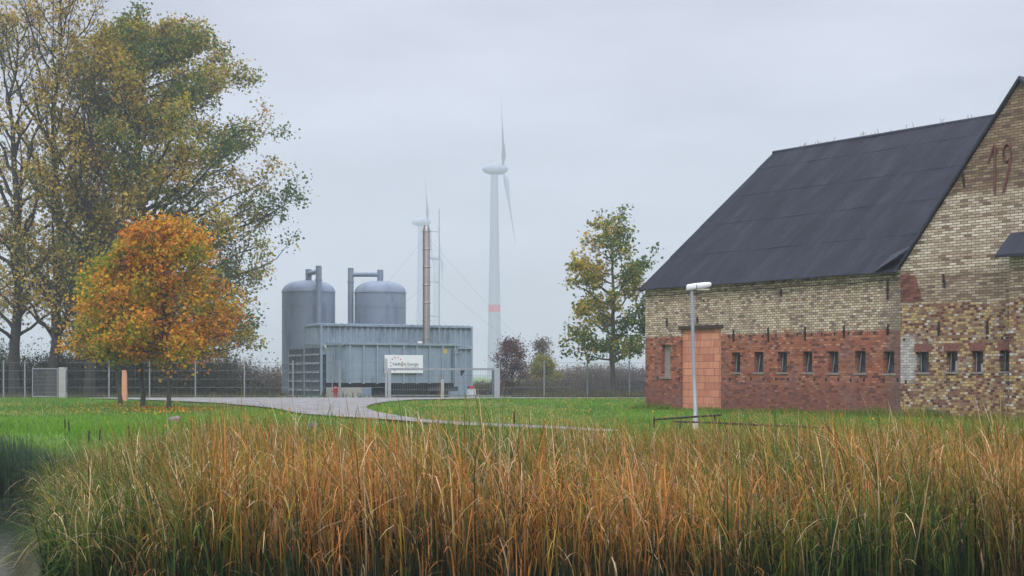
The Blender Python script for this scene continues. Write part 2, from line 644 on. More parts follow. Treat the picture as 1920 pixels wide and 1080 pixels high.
# course banding in the cream zone
bandn = N(t, 'ShaderNodeTexNoise')
bandn.noise_dimensions = '1D'
bandn.inputs['Scale'].default_value = 6.0
bandn.inputs['Detail'].default_value = 3
t.links.new(sp.outputs['Z'], bandn.inputs['W'])
nz = noise_out(t, ob, 1.6, 6)
cr = mixc(t, mathn(t, 'MULTIPLY', smooth(t, bandn.outputs['Fac'], .52, .64), .6), cr, br)
zc = mathn(t, 'ADD', sp.outputs['Z'], mathn(t, 'MULTIPLY', mathn(t, 'SUBTRACT', nz, .5), .35))
col = mixc(t, smooth(t, zc, 3.30, 3.36), mot, cr)
zz = smooth(t, zc, 6.35, 6.50)
col = mixc(t, zz, col, br)
oliv = mathn(t, 'MULTIPLY', mathn(t, 'MULTIPLY', smooth(t, zc, 3.3, 3.4), smooth(t, zc, 4.3, 4.1)), .65)
col = mixc(t, oliv, col, br)
# whitewash patch beside the long wall, low
wx = smooth(t, mathn(t, 'ADD', sp.outputs['X'], mathn(t, 'MULTIPLY', nz, .9)), LW + 1.05, LW + .85)
wz = mathn(t, 'MULTIPLY', smooth(t, zc, .95, 1.15), smooth(t, zc, 2.45, 2.2))
wh, f4 = brick_zone(t, vec, [(0, lin(150, 146, 142)), (.5, lin(190, 188, 184)), (1, lin(206, 204, 200))], lin(128, 122, 118), bw=.20, ms=.008)
col = mixc(t, mathn(t, 'MULTIPLY', mathn(t, 'MULTIPLY', wx, wz), .9), col, wh)
# lime bloom around the windows and at the foot
lim = mathn(t, 'MULTIPLY', smooth(t, noise_out(t, ob, 2.4, 7, .7), .56, .70), smooth(t, zc, 3.2, 2.4))
col = mixc(t, mathn(t, 'MULTIPLY', lim, .6), col, lin(190, 180, 164))
# red brick repair at the top of the seam
rx = mathn(t, 'MULTIPLY', smooth(t, mathn(t, 'ADD', sp.outputs['X'], mathn(t, 'MULTIPLY', sp.outputs['Z'], .35)), LW + 2.02, LW + 1.98), mathn(t, 'MULTIPLY', smooth(t, zc, 3.38, 3.42), smooth(t, zc, 4.25, 4.2)))
rdb, f5 = brick_zone(t, vec, [(0, lin(88, 48, 46)), (.6, lin(118, 62, 54)), (1, lin(140, 84, 70))], lin(96, 78, 70))
col = mixc(t, mathn(t, 'MULTIPLY', rx, .9), col, rdb)
t.links.new(col, p.inputs['Base Color'])
p.inputs['Roughness'].default_value = .9
p.inputs['Specular IOR Level'].default_value = .2
bp = N(t, 'ShaderNodeBump')
bp.inputs['Strength'].default_value = .6
bp.inputs['Distance'].default_value = .012
hh = mathn(t, 'SUBTRACT', noise_out(t, ob, 30, 4), mathn(t, 'MULTIPLY', f1, 1.2))
t.links.new(hh, bp.inputs['Height'])
t.links.new(bp.outputs[0], p.inputs['Normal'])
M_GABLE = m

# roof sheets
m, t, p, o = new_mat('corrugated_fibre_roof')
tcn = N(t, 'ShaderNodeTexCoord')
ob = tcn.outputs['Object']
r1 = ramp(t, [(.3, lin(32, 35, 43)), (.55, lin(50, 53, 63)), (.8, lin(72, 73, 80))])
mpr = N(t, 'ShaderNodeMapping')
mpr.inputs['Scale'].default_value = (1.6, .35, .35)
t.links.new(ob, mpr.inputs[0])
t.links.new(noise_out(t, mpr.outputs[0], 1.0, 9, .75), r1.inputs[0])
r2 = ramp(t, [(.58, (0, 0, 0)), (.72, (1, 1, 1))])
t.links.new(noise_out(t, ob, 14, 6, .7), r2.inputs[0])
c = mixc(t, mathn(t, 'MULTIPLY', r2.outputs[0], .35), r1.outputs[0], lin(112, 106, 100))
t.links.new(c, p.inputs['Base Color'])
p.inputs['Roughness'].default_value = .75
p.inputs['Specular IOR Level'].default_value = .3
M_ROOF = m

M_DARKWOOD = plain('weathered_dark_wood', lin(62, 50, 46), .8, var=.25, scale=6)
M_IRON = plain('rusty_dark_iron', lin(58, 52, 52), .7, .3, var=.3, scale=12)
M_FRAME = plain('grey_window_steel', lin(92, 94, 96), .55, .2, var=.2, scale=8)
M_PALEWOOD = plain('pale_weathered_frame', lin(150, 150, 148), .7, var=.2, scale=8)
M_SILL = plain('worn_concrete_sill', lin(134, 124, 114), .85, var=.2, scale=9)
M_VOID = plain('dark_interior', lin(38, 40, 44), .9, var=.2)
m, t, p, o = new_mat('dusty_window_glass')
tcn = N(t, 'ShaderNodeTexCoord')
rr = ramp(t, [(.35, lin(44, 48, 54)), (.7, lin(88, 92, 98))])
t.links.new(noise_out(t, tcn.outputs['Object'], 3, 5), rr.inputs[0])
t.links.new(rr.outputs[0], p.inputs['Base Color'])
p.inputs['Roughness'].default_value = .25
M_GLASS = m


def holed_wall(mb, x0, x1, z0, z1, y, holes, depth):
    """Front sheet of a wall with real rectangular openings and their reveals."""
    X = sorted({x0, x1, *[h[0] for h in holes], *[h[1] for h in holes]})
    Z = sorted({z0, z1, *[h[2] for h in holes], *[h[3] for h in holes]})
    for i in range(len(X) - 1):
        for j in range(len(Z) - 1):
            cx, cz = (X[i] + X[i + 1]) / 2, (Z[j] + Z[j + 1]) / 2
            if any(h[0] < cx < h[1] and h[2] < cz < h[3] for h in holes):
                continue
            mb.add([(X[i], y, Z[j]), (X[i + 1], y, Z[j]), (X[i + 1], y, Z[j + 1]), (X[i], y, Z[j + 1])], [(0, 1, 2, 3)])
    for a, b, c, d in holes:
        e = y + depth
        mb.add([(a, y, c), (b, y, c), (b, y, d), (a, y, d), (a, e, c), (b, e, c), (b, e, d), (a, e, d)],
               [(0, 4, 5, 1), (3, 2, 6, 7), (0, 3, 7, 4), (1, 5, 6, 2)])


LONG_WIN = [(1372, 1388, 661, 699), (1414, 1431, 660, 699), (1458, 1476, 660, 699), (1505, 1523, 659, 699), (1553, 1572, 659, 700), (1603, 1623, 658, 700), (1656, 1677, 659, 701)]
GAB_WIN = [(1720, 1743, 660, 699), (1775, 1797, 659, 698), (1823, 1845, 658, 698), (1876, 1898, 657, 697)]
DOOR = (1277, 1352, 613, 769)
NICHE = (1240, 1257, 646, 707)


def hole(r):
    a, b, c, d = r
    return (wall_s(a), wall_s(b), wall_z((a + b) / 2, d), wall_z((a + b) / 2, c))


LH = [hole(r) for r in LONG_WIN]
dh = hole(DOOR)
dh = (dh[0], dh[1], -.1, dh[3])
nh = hole(NICHE)
mb = MB()
holed_wall(mb, 0, LW, -.15, EAVE, 0, LH + [dh, nh], .24)
# far end gable, back wall and the wing beyond the cross gable
D2 = RUN * 2
mb.add([(0, 0, -.15), (0, D2, -.15), (0, D2, EAVE), (0, RUN, RIDGE - .15), (0, 0, EAVE)], [(0, 4, 3, 2, 1)])
mb.add([(0, D2, -.15), (30, D2, -.15), (30, D2, EAVE), (0, D2, EAVE)], [(0, 3, 2, 1)])
mb.add([(LW + GWID, 0, -.15), (30, 0, -.15), (30, 0, EAVE), (LW + GWID, 0, EAVE)], [(0, 1, 2, 3)])
mb.add([(30, 0, -.15), (30, D2, -.15), (30, D2, EAVE), (30, RUN, RIDGE - .15), (30, 0, EAVE)], [(0, 1, 2, 3, 4)])
# two projecting courses under the eaves
mb.box(.02, LW - .02, -.05, 0, EAVE - .26, EAVE - .18)
mb.box(.02, LW - .02, -.09, 0, EAVE - .12, EAVE - .03)
mb.build('long_wall', M_LONG, barn)

GH = [hole(r) for r in GAB_WIN]
mb = MB()
GY0 = -.035                                   # the gable stands slightly proud of the long wall
holed_wall(mb, LW, LW + GWID, -.15, EAVE, GY0, GH, .26)
mb.add([(LW, GY0, EAVE), (LW + GWID, GY0, EAVE), (APEX_S, GY0, APEX_Z)], [(0, 1, 2)])
mb.add([(LW, GY0, -.15), (LW, GY0, EAVE), (LW, .2, EAVE), (LW, .2, -.15)], [(0, 1, 2, 3)])
mb.build('gable_wall', M_GABLE, barn)

# windows: steel frame in the reveal, dusty pane, a tilted hopper casement, worn sill
def window(hl, y0, tilt, gable):
    a, b, c, d = hl
    y = y0 + .17
    fr = MB()
    w = .028
    fr.box(a, a + w, y, y + .03, c, d)
    fr.box(b - w, b, y, y + .03, c, d)
    fr.box(a + w, b - w, y, y + .03, c, c + w)
    fr.box(a + w, b - w, y, y + .03, d - w, d)
    f = fr.build('window', M_FRAME, barn)
    pn = MB()
    pn.box(a - .01, b + .01, y + .05, y + .06, c - .01, d + .01)
    pn.build('pane', M_GLASS, f)
    cs = MB()
    Mx = Matrix.Translation((a + .045, y - .02, c + .04)) @ Matrix.Rotation(tilt, 4, 'Y')
    cs.box(0, .02, -.012, .012, 0, (d - c) * .86, Mx)
    cs.build('casement', M_PALEWOOD, f)
    si = MB()
    si.bevbox(a - .04, b + .04, y0 - .03, y0 + .16, c - .05, c + .012, .008)
    si.build('sill', M_SILL, f)
    if gable:
        so_ = MB()
        x = a - .07
        while x < b + .05:
            so_.bevbox(x, x + .066, y0 - .014, y0 + .05, d + .004, d + .235, .004)
            x += .076
        so_.build('soldier_lintel', M_SOLD, f)
    return f


M_PALEPANEL = plain('pale_window_panel', (.50, .49, .50), .8, var=.15)
M_SOLD = plain('soldier_brick', lin(128, 84, 76), .9, var=.35, scale=14)
for i, h in enumerate(LH):
    window(h, 0, R([6, 8, 5, 9, 8, 7, 10][i]), False)
for i, h in enumerate(GH):
    wf = window(h, GY0, R([0, 3, 2, 4][i]), True)
    if i in (1, 2):
        mb = MB()
        mb.box(h[0] + (h[1] - h[0]) * .45, h[1] - .03, GY0 + .203, GY0 + .218, h[2] + .03, h[2] + (h[3] - h[2]) * (.55 if i == 1 else .4))
        mb.build('pale_panel', M_PALEPANEL, wf)  # pale panel just before the pane, low in the opening

# board-filled niche
mb = MB()
a, b, c, d = nh
mb.box(a, b, .16, .2, c, d)
nb = mb.build('blind_window', plain('grey_render_fill', lin(148, 142, 138), .85, var=.2, scale=4), barn)
mb = MB()
mb.bevbox(a - .05, b + .05, -.04, .15, c - .07, c + .01, .01)
mb.build('sill', M_SILL, nb)

# door opening walled up with orange-red clay blocks
m, t, p, o = new_mat('orange_clay_blocks')
ob, vec, sp = wall_coords(t)
bc, f1 = brick_zone(t, vec, [(0, lin(190, 124, 94)), (.4, lin(204, 138, 106)), (.8, lin(212, 148, 114)), (1, lin(182, 116, 90))], lin(138, 90, 78), bw=.50, rh=.245, ms=.010)
mpn = N(t, 'ShaderNodeMapping')
mpn.inputs['Scale'].default_value = (7, 7, .7)
t.links.new(ob, mpn.inputs[0])
sr = smooth(t, noise_out(t, mpn.outputs[0], 1.0, 6, .65), .52, .70)
bc = mixc(t, mathn(t, 'MULTIPLY', sr, .55), bc, lin(150, 82, 70))
t.links.new(bc, p.inputs['Base Color'])
p.inputs['Roughness'].default_value = .9
bp = N(t, 'ShaderNodeBump')
bp.inputs['Strength'].default_value = .5
bp.inputs['Distance'].default_value = .012
bp.invert = True
t.links.new(f1, bp.inputs['Height'])
t.links.new(bp.outputs[0], p.inputs['Normal'])
mb = MB()
mb.box(dh[0], dh[1], .08, .2, -.1, dh[3] - .07)
wd = tag(mb.build('walled_up_door', m, barn), 'doorway filled with orange clay blocks')
mb = MB()
mb.bevbox(dh[0] - .12, dh[1] + .10, -.03, .22, dh[3] - .07, dh[3] + .055, .01)
mb.build('lintel', M_DARKWOOD, wd)

# iron wall anchors and dark putlog slots
for px, y0, y1, off in ((1251, 596, 612, 0), (1376, 618, 640, 0), (1308, 594, 606, 0), (1441, 614, 640, 0), (1510, 612, 638, 0), (1583, 610, 634, 0), (1664, 608, 628, 0),
                        (1465, 542, 556, 0), (1665, 523, 562, 0), (1762, 603, 630, GY0), (1853, 601, 626, GY0), (1773, 514, 540, GY0), (1810, 325, 352, GY0)):
    tilt = {1664: .14, 1773: -.10, 1810: -.1}.get(px, 0)
    a, c, d = wall_s(px), wall_z(px, y1), wall_z(px, y0)
    Mx = Matrix.Translation((a, off, c)) @ Matrix.Rotation(tilt, 4, 'Y')
    mb = MB()
    mb.box(-.028, .028, -.035, .02, 0, d - c, Mx)
    mb.box(-.045, .045, -.05, .02, (d - c) * .45, (d - c) * .45 + .05, Mx)
    mb.build('wall_anchor', M_IRON, barn)
for px, y0, y1, off in ((1367, 629, 634, 0), (1387, 629, 634, 0), (1407, 628, 633, 0), (1430, 628, 633, 0), (1455, 626, 632, 0), (1476, 626, 632, 0), (1495, 625, 631, 0), (1522, 624, 630, 0), (1541, 624, 630, 0),
                        (1565, 623, 629, 0), (1591, 622, 628, 0), (1615, 622, 628, 0), (1640, 621, 627, 0), (1368, 708, 714, 0), (1408, 708, 714, 0), (1432, 709, 714, 0), (1455, 708, 714, 0), (1478, 708, 714, 0),
                        (1500, 709, 714, 0), (1527, 709, 714, 0), (1549, 709, 715, 0), (1572, 709, 715, 0), (1595, 710, 716, 0), (1620, 709, 716, 0), (1657, 709, 716, 0), (1683, 709, 716, 0),
                        (1697, 634, 639, GY0), (1740, 619, 624, GY0), (1852, 631, 636, GY0), (1881, 631, 637, GY0), (1700, 713, 720, GY0), (1855, 717, 723, GY0), (1893, 717, 723, GY0), (1233, 706, 713, 0), (1274, 706, 712, 0), (1320, 562, 567, 0)):
    a, c, d = wall_s(px), wall_z(px, y1), wall_z(px, y0)
    mb = MB()
    mb.box(a - .035, a + .035, off - .006, off + .02, c, d)
    mb.build('putlog_hole', M_VOID, barn)

# painted iron year digits
def wp(x, y):
    px, py = 1640 + x * .3241, 130 + y * .3241
    return (wall_s(px), GY0 - .03, wall_z(px, py))


M_DIGIT = plain('oxide_red_digits', lin(112, 70, 62), .85, var=.25, scale=8)
mb = MB()
mb.tube([wp(705, 438), wp(704, 580), wp(703, 722)], .036, 6)
mb.tube([wp(700, 440), wp(684, 478), wp(664, 548)], .028, 6)
mb.build('year_digit', M_DIGIT, barn)
mb = MB()
mb.tube([wp(788, 520), wp(770, 535), wp(755, 515), wp(753, 475), wp(762, 442), wp(780, 430), wp(794, 448), wp(795, 500), wp(782, 590), wp(752, 715)], .033, 6)
mb.build('year_digit', M_DIGIT, barn)


# roof: five courses of corrugated sheet, each lapping the one below
def corr_strip(mb, x0, x1, ya, za, yb, zb, lift, wave=.105, amp=.034, sag=.02):
    nseg = int((x1 - x0) / wave * 6)
    vs, fs = [], []
    L = math.hypot(yb - ya, zb - za)
    nyv, nzv = -(zb - za) / L, (yb - ya) / L
    for i in range(nseg + 1):
        x = x0 + (x1 - x0) * i / nseg
        w = amp * math.cos(2 * math.pi * x / wave) + sag * (math.sin(x * .9) * .5 + math.sin(x * 2.3 + ya) * .3)
        for y, z, l in ((ya, za, lift), (yb, zb, 0)):
            vs.append((x, y + nyv * (w + l), z + nzv * (w + l)))
        vs.append((x, ya + nyv * (w + lift - .014), za + nzv * (w + lift - .014)))
    for i in range(nseg):
        k = i * 3
        fs.append((k, k + 3, k + 4, k + 1))
        fs.append((k + 2, k + 5, k + 3, k))
    mb.add(vs, fs)


mb = MB()
OV = .22
sl_ = (RIDGE - EAVE) / RUN
edges_y = [-OV] + [RUN * q for q in (.195, .42, .64, .86, 1.0)]
for i in range(5):
    ya, yb = edges_y[i], edges_y[i + 1] + (.12 if i < 4 else 0)
    za, zb = EAVE + .07 + sl_ * ya, EAVE + .07 + sl_ * yb
    if i == 0:
        corr_strip(mb, -.12, LW - .04, ya, za, yb, zb, .014)
        corr_strip(mb, LW + GWID + .05, 30.1, ya, za, yb, zb, .014)
    else:
        corr_strip(mb, -.12, 30.1, ya, za, yb, zb, .014)
# back slope, ridge capping, far verge board
zb = EAVE + .07 + sl_ * RUN
mb.add([(-.12, RUN, zb), (30.1, RUN, zb), (30.1, D2 + .2, EAVE - .1), (-.12, D2 + .2, EAVE - .1)], [(0, 1, 2, 3)])
mb.tube([(-.14, RUN, zb + .01), (10, RUN, zb - .01), (20, RUN, zb + .02), (30.1, RUN, zb)], .075, 8)
mb.box(-.13, -.09, -.2, 0, EAVE - .14, EAVE + .02)
main_roof = mb.build('roof', M_ROOF, barn)

# cross gable roof with a thick verge, its two slopes running back into the main roof
mb = MB()
pz = (APEX_Z - EAVE) / (GWID / 2)
for sgn in (-1, 1):
    e = APEX_S + sgn * (GWID / 2 + .06)
    ze = APEX_Z - pz * (GWID / 2 + .06)
    x0, x1 = APEX_S, e
    vs = [(x0, -.14, APEX_Z + .02), (x1, -.14, ze + .02), (x1, -.14, ze + .11), (x0, -.14, APEX_Z + .13),
          (x0, 6.6, APEX_Z + .02), (x1, 6.6, ze + .02), (x1, 6.6, ze + .11), (x0, 6.6, APEX_Z + .13)]
    fs = [(0, 1, 2, 3), (3, 2, 6, 7), (0, 4, 5, 1), (1, 5, 6, 2), (4, 7, 6, 5)]
    if sgn > 0:
        fs = [f[::-1] for f in fs]
    mb.add(vs, fs)
mb.build('cross_roof', M_ROOF, barn)
# lifted corner sheet where the eaves meet the gable
mb = MB()
xa, xb = LW - .85, LW + .10
mb.add([(xa, -OV, EAVE - .06), (xb - .1, -OV - .10, EAVE + .30), (xb, .5, EAVE + .75), (xa + .1, .5, EAVE + .50),
        (xa, -OV + .02, EAVE - .09), (xb - .1, -OV - .08, EAVE + .27), (xb, .5, EAVE + .72), (xa + .1, .5, EAVE + .47)],
       [(0, 1, 2, 3), (4, 7, 6, 5), (0, 4, 5, 1), (1, 5, 6, 2)])
mb.build('corner_flashing', M_ROOF, barn)
# projecting pier under its own little roof
mb = MB()
PS = wall_s(1900) - .12
mb.box(PS + .28, PS + 2.4, -.42, GY0 + .01, -.15, 4.55)
mb.build('pier', M_GABLE, barn)
mb = MB()
mb.add([(PS + .05, GY0, 5.15), (PS + 2.7, GY0, 5.15), (PS + 2.7, -.75, 4.52), (PS + .05, -.75, 4.52),
        (PS + .05, GY0, 5.07), (PS + 2.7, GY0, 5.07), (PS + 2.7, -.75, 4.44), (PS + .05, -.75, 4.44)],
       [(0, 3, 2, 1), (4, 5, 6, 7), (3, 7, 6, 2), (0, 4, 7, 3), (1, 2, 6, 5)])
mb.build('pier_roof', M_ROOF, barn)
# cable slung below the eaves
mb = MB()
mb.tube([(.1 + i * .56, -.115, EAVE - .33 + .02 * math.sin(i * 2.1)) for i in range(21)], .016, 5)
mb.build('cable', M_IRON, barn)
# weeds on the ridge
mb = MB()
for i in range(26):
    x = random.choice([random.uniform(.8, 4.5), random.uniform(4, 11)])
    z = zb + .07
    h = random.uniform(.06, .22)
    dx = random.uniform(-.12, .12)
    mb.tube([(x, RUN, z), (x + dx * .4, RUN, z + h * .7), (x + dx, RUN + .02, z + h)], [.010, .008, .004], 4)
mb.build('ridge_weeds', plain('dry_moss', lin(110, 98, 66), .9), barn)['kind'] = 'stuff'

# ================================================================== BIOGAS PLANT
M_TANK = plain('blue_grey_tank_paint', (.200, .245, .305), .5, var=.08, scale=.8, dirt=(.115, .15, .195))
M_CONT = plain('blue_grey_container_paint', (.245, .305, .375), .5, var=.10, scale=1.2, dirt=(.145, .185, .23))
M_CONTD = plain('slate_grey_doors', (.090, .115, .145), .55, var=.12, scale=1.5)
M_DARK = plain('dark_chassis', (.022, .028, .042), .7, var=.2)
M_STEEL = plain('brushed_steel', (.36, .34, .325), .42, .85, var=.18, scale=2.5)
M_WIRE = plain('dull_zinc_wire', (.20, .215, .23), .6, .2, var=.15, scale=5)
M_GALV = plain('galvanised_steel', (.36, .385, .41), .5, .35, var=.12, scale=5)
M_CONC = plain('pale_concrete', (.36, .35, .33), .9, var=.15, scale=4, bump=.3)
M_WHITE = plain('white_paint', (.78, .78, .80), .45, var=.03, scale=2)
M_RED = plain('red_paint', (.42, .035, .045), .5, var=.12, scale=4)


def tank(px, d, dia_px, top, dome, label, pipe):
    x = PX(px, d)
    r = dia_px * d / F / 2
    zt, zd = PZ(top, d), PZ(dome, d)
    e = empty('storage_tank', (x, d, -.25), 0, label, 'tank')
    h, hd = zt + .25, zd + .25
    mb = MB()
    mb.lathe([(r, 0), (r, h)], 48)
    for zz in (h * .30, h * .62, h * .86):
        mb.lathe([(r - .01, zz - .03), (r + .018, zz - .03), (r + .018, zz + .03), (r - .01, zz + .03)], 48, sm=False)
    mb.build('shell', M_TANK, e)
    mb = MB()
    dp = [(r + .035, h), (r + .03, h + .05)]
    for q in range(1, 11):
        a = q / 10 * math.pi / 2
        dp.append((max(.01, r * math.cos(a) ** .75), h + .05 + (hd - h - .05) * math.sin(a) ** 1.0))
    mb.lathe(dp, 48)
    mb.build('dome', M_TANK, e)
    # riser stub, bridge and downpipe
    dpx, dd, ytop, ystub, yb = pipe
    xd = PX(dpx, dd) - x
    yd = dd - d
    pr = .215
    zt2 = PZ(ytop, dd) + .25
    zs = PZ(ystub, d) + .25
    zbr = PZ(yb, d) + .25
    mb = MB()
    mb.tube([(0, 0, hd - .12), (0, 0, zs)], pr * 1.05, 16)
    mb.build('riser', M_TANK, e)
    mb = MB()
    mb.tube([(0, 0, zbr), (xd, yd, zbr)], pr * .78, 14)
    mb.build('bridge_pipe', M_TANK, e)
    mb = MB()
    mb.tube([(xd, yd, 0), (xd, yd, zt2)], pr, 16)
    mb.tube([(xd, yd, zt2 - 1.05), (xd, yd, zt2 - .95)], pr + .04, 16)
    mb.build('downpipe', M_TANK, e)
    return e


tank(578.5, 103.0, 99, 549, 526, 'domed grey storage tank with tall downpipe crossing its face', (597.5, 100.8, 498.5, 505, 513))
tank(713, 104.5, 96, 550, 527, 'domed grey storage tank with downpipe along its left flank', (657.5, 104.4, 502.5, 506, 515))

# stacked machine housings of corrugated steel
CA = R(27)
stack_loc = (PX(601, 92.0), 92.0, -.25)
CL, CW = 10.9, 3.3


def corr_wall(mb, p0, p1, z0, z1, depth, pitch=.30):
    """Trapezoid corrugation between two plan points."""
    p0, p1 = Vector((*p0, 0)), Vector((*p1, 0))
    L = (p1 - p0).length
    u = (p1 - p0) / L
    nn = Vector((u.y, -u.x, 0))
    n = max(2, round(L / pitch))
    pts = []
    for i in range(n):
        b = i * L / n
        w = L / n
        pts += [(b, 0), (b + w * .30, 0), (b + w * .5, -depth), (b + w * .80, -depth)]
    pts.append((L, 0))
    vs, fs = [], []
    for s, o_ in pts:
        q = p0 + u * s + nn * o_
        vs += [(q.x, q.y, z0), (q.x, q.y, z1)]
    for i in range(len(pts) - 1):
        fs.append((i * 2, i * 2 + 2, i * 2 + 3, i * 2 + 1))
    mb.add(vs, fs)


def container(name, loc, L, W, z0, z1, label, louvre, roofribs, doors, cat='container'):
    e = empty(name, (loc[0], loc[1], loc[2] + z0), CA, label, cat)
    h = z1 - z0
    mb = MB()
    corr_wall(mb, (.12, 0.105), (L - .12, 0.105), .12, h - .10, .10, .40)
    corr_wall(mb, (L - .03, .1), (L - .03, W - .1), .12, h - .10, .05)
    corr_wall(mb, (L - .12, W - .02), (.12, W - .02), .12, h - .10, .05)
    if not doors:
        corr_wall(mb, (.03, W - .1), (.03, .1), .12, h - .1, .04, .16)
    mb.add([(.05, .05, h - .02), (L - .05, .05, h - .02), (L - .05, W - .05, h - .02), (.05, W - .05, h - .02)], [(0, 1, 2, 3)])
    mb.build('wall', M_CONT, e)
    fr = MB()
    for x in (0, L - .12):
        for y in (0, W - .12):
            fr.box(x, x + .12, y, y + .12, 0, h)
    for z0_, z1_ in ((0, .14), (h - .12, h)):
        fr.box(.12, L - .12, -.012, .10, z0_, z1_)
        fr.box(.12, L - .12, W - .10, W + .012, z0_, z1_)
        fr.box(-.012, .10, .12, W - .12, z0_, z1_)
        fr.box(L - .10, L + .012, .12, W - .12, z0_, z1_)
    fr.build('frame', M_CONT, e)
    if roofribs:
        rb = MB()
        n = 26
        for i in range(n):
            x = .25 + (L - .5) * i / (n - 1)
            rb.tube([(x, .06, h + .005), (x, W - .06, h + .005)], .07, 8)
        rb.build('roof_sheet', M_CONT, e)
    if doors:
        for a, b in ((.14, W / 2 - .01), (W / 2 + .01, W - .14)):
            dm = MB()
            dm.box(.02, .07, a, b, .14, h - .13)
            for s in (a + .25, b - .25):
                dm.tube([(-.02, s, .1), (-.02, s, h - .1)], .022, 6)
            dr = dm.build('door', M_CONTD, e)
            for r_ in range(5):
                lv = MB()
                z = h * .13 + r_ * h * .172
                for s0, s1 in ((a + .06, (a + b) / 2 - .05), ((a + b) / 2 + .05, b - .06)):
                    lv.add([(.015, s0, z), (.015, s1, z), (-.05, s1, z + .02), (-.05, s0, z + .02), (.015, s0, z + .13), (.015, s1, z + .13)],
                           [(0, 3, 2, 1), (3, 4, 5, 2)])
                lv.build('louvre', M_LOUV, dr)
    return e


M_LOUV = plain('pale_louvre_lip', (.30, .33, .37), .5, var=.1)
dirD = (-math.sin(CA), math.cos(CA))
container('machine_container', stack_loc, CL, CW, 0, 3.38, 'tall blue grey machine container at the bottom of the stack', True, False, True)
rear_loc = (stack_loc[0] + dirD[0] * (CW + .06), stack_loc[1] + dirD[1] * (CW + .06), stack_loc[2])
container('machine_container', rear_loc, CL - .4, CW, 0, 3.36, 'blue grey container with louvred doors standing hard behind the stack', True, False, True)
container('roof_container', stack_loc, CL, CW, 3.40, 4.80, 'low corrugated blue grey container lying on top of the stack', False, True, False)

# roll-off skip container with ribbed side, raised on a dark chassis
HA = R(33)
skip = empty('skip_container', (PX(653, 84.0), 84.0, -.25), HA, 'ribbed blue grey skip container bearing the white company sign', 'skip container')
SL, SW = 7.55, 2.9
SZ0, SZ1 = PZ(718, 84) + .25, PZ(643, 84) + .25
mb = MB()
mb.box(0, SL, 0, .06, SZ0, SZ1)
mb.box(0, SL, SW - .06, SW, SZ0, SZ1)
mb.box(0, .06, .06, SW - .06, SZ0, SZ1)
mb.box(SL - .06, SL, .06, SW - .06, SZ0, SZ1)
mb.box(.06, SL - .06, .06, SW - .06, SZ0, SZ0 + .06)
mb.build('body', M_CONT, skip)
mb = MB()
for i in range(9):
    x = .02 + i * (SL - .34) / 8.0
    mb.box(x, x + .10, -.14, .0, SZ0 - .06, SZ1 - .11)
for y in (.05, SW * .33, SW * .66, SW - .12):
    mb.box(-.07, 0, y, y + .08, SZ0, SZ1 - .11)
mb.build('rib', M_CONT, skip)
mb = MB()
mb.box(-.10, SL + .03, -.16, .07, SZ1 - .10, SZ1 + .04)
mb.box(-.10, .07, .07, SW + .05, SZ1 - .10, SZ1 + .04)
mb.box(SL - .14, SL + .03, .07, SW, SZ1 - .10, SZ1 + .04)
mb.build('top_rail', M_CONT, skip)
mb = MB()
mb.box(.3, SL - .15, .25, .45, .75, SZ0)
mb.box(.3, SL - .15, SW - .45, SW - .25, .75, SZ0)
for x in (.35, 2.0, 4.0, 6.0):
    mb.box(x, x + .16, .45, SW - .45, .8, SZ0 - .002)
mb.build('chassis', M_DARK, skip)
mb = MB()
mb.box(-.1, .9, .1, SW - .1, 0, .75)
mb.build('support_block', M_CONC, skip)
mb = MB()
mb.box(2.0, 7.3, .8, .9, 0, SZ0 - .03)
for i in range(16):
    mb.box(2.15 + i * .32, 2.25 + i * .32, 0.74, 0.8, .05, SZ0 - .1)
mb.build('under_skip_shade', plain('dark_blue_shade', (.028, .04, .075), .6), skip)  # dark sheet added to paint in the shade below the skip
mb = MB()
mb.box(SL - .55, SL - .45, -.12, -.085, SZ0 + .05, SZ1 - .3)
mb.tube([(SL - .5, -.11, SZ1 - .62), (SL + .12, -.11, SZ1 - .60)], .03, 6)
mb.build('door_latch', M_CONTD, skip)
mb = MB()
mb.add([(SL - 1.22, -.004, SZ1 - .55), (SL - .80, -.004, SZ1 - .55), (SL - .80, -.004, SZ1 - .28), (SL - 1.22, -.004, SZ1 - .28)], [(0, 1, 2, 3)])
mb.build('warning_sticker', plain('yellow_sticker', (.62, .45, .06), .5), skip)
mb = MB()
mb.tube([(SL + .32, -.05, SZ0 + .85), (SL + .18, -.05, SZ0 + .40)], [.17, .03], 10)
mb.build('black_funnel', M_DARK, skip)
mb = MB()
mb.box(5.4, 7.5, -.1, .35, .5, .78)
mb.build('drive_unit', M_DARK, skip)
# coupling rods on the end wall
mb = MB()
for y in (.8, 1.9):
    mb.tube([(-.12, y, SZ0 - .3), (-.12, y, SZ0 + .7)], .035, 6)
mb.tube([(-.12, .3, SZ1 - .05), (-.35, 1.0, SZ1 - .35), (-.30, 1.3, SZ0 + .2)], .05, 6)
mb.build('feed_pipe', M_GALV, skip)

# company sign on the skip
s0, s1 = 2.33, 4.95
zs0, zs1 = PZ(699.5, 85.5) + .25, PZ(665.5, 85.5) + .25
sgn = empty('company_sign', skip.matrix_world @ Vector((0, 0, 0)), HA, 'white rectangular company sign with a ring of red and orange dots', 'sign')
sgn.location = skip.location
mb = MB()
mb.box(s0, s1, -.19, -.145, zs0, zs1)
mb.build('board', M_WHITE, sgn)
M_INK = plain('grey_lettering', (.09, .10, .13), .6, var=.05)


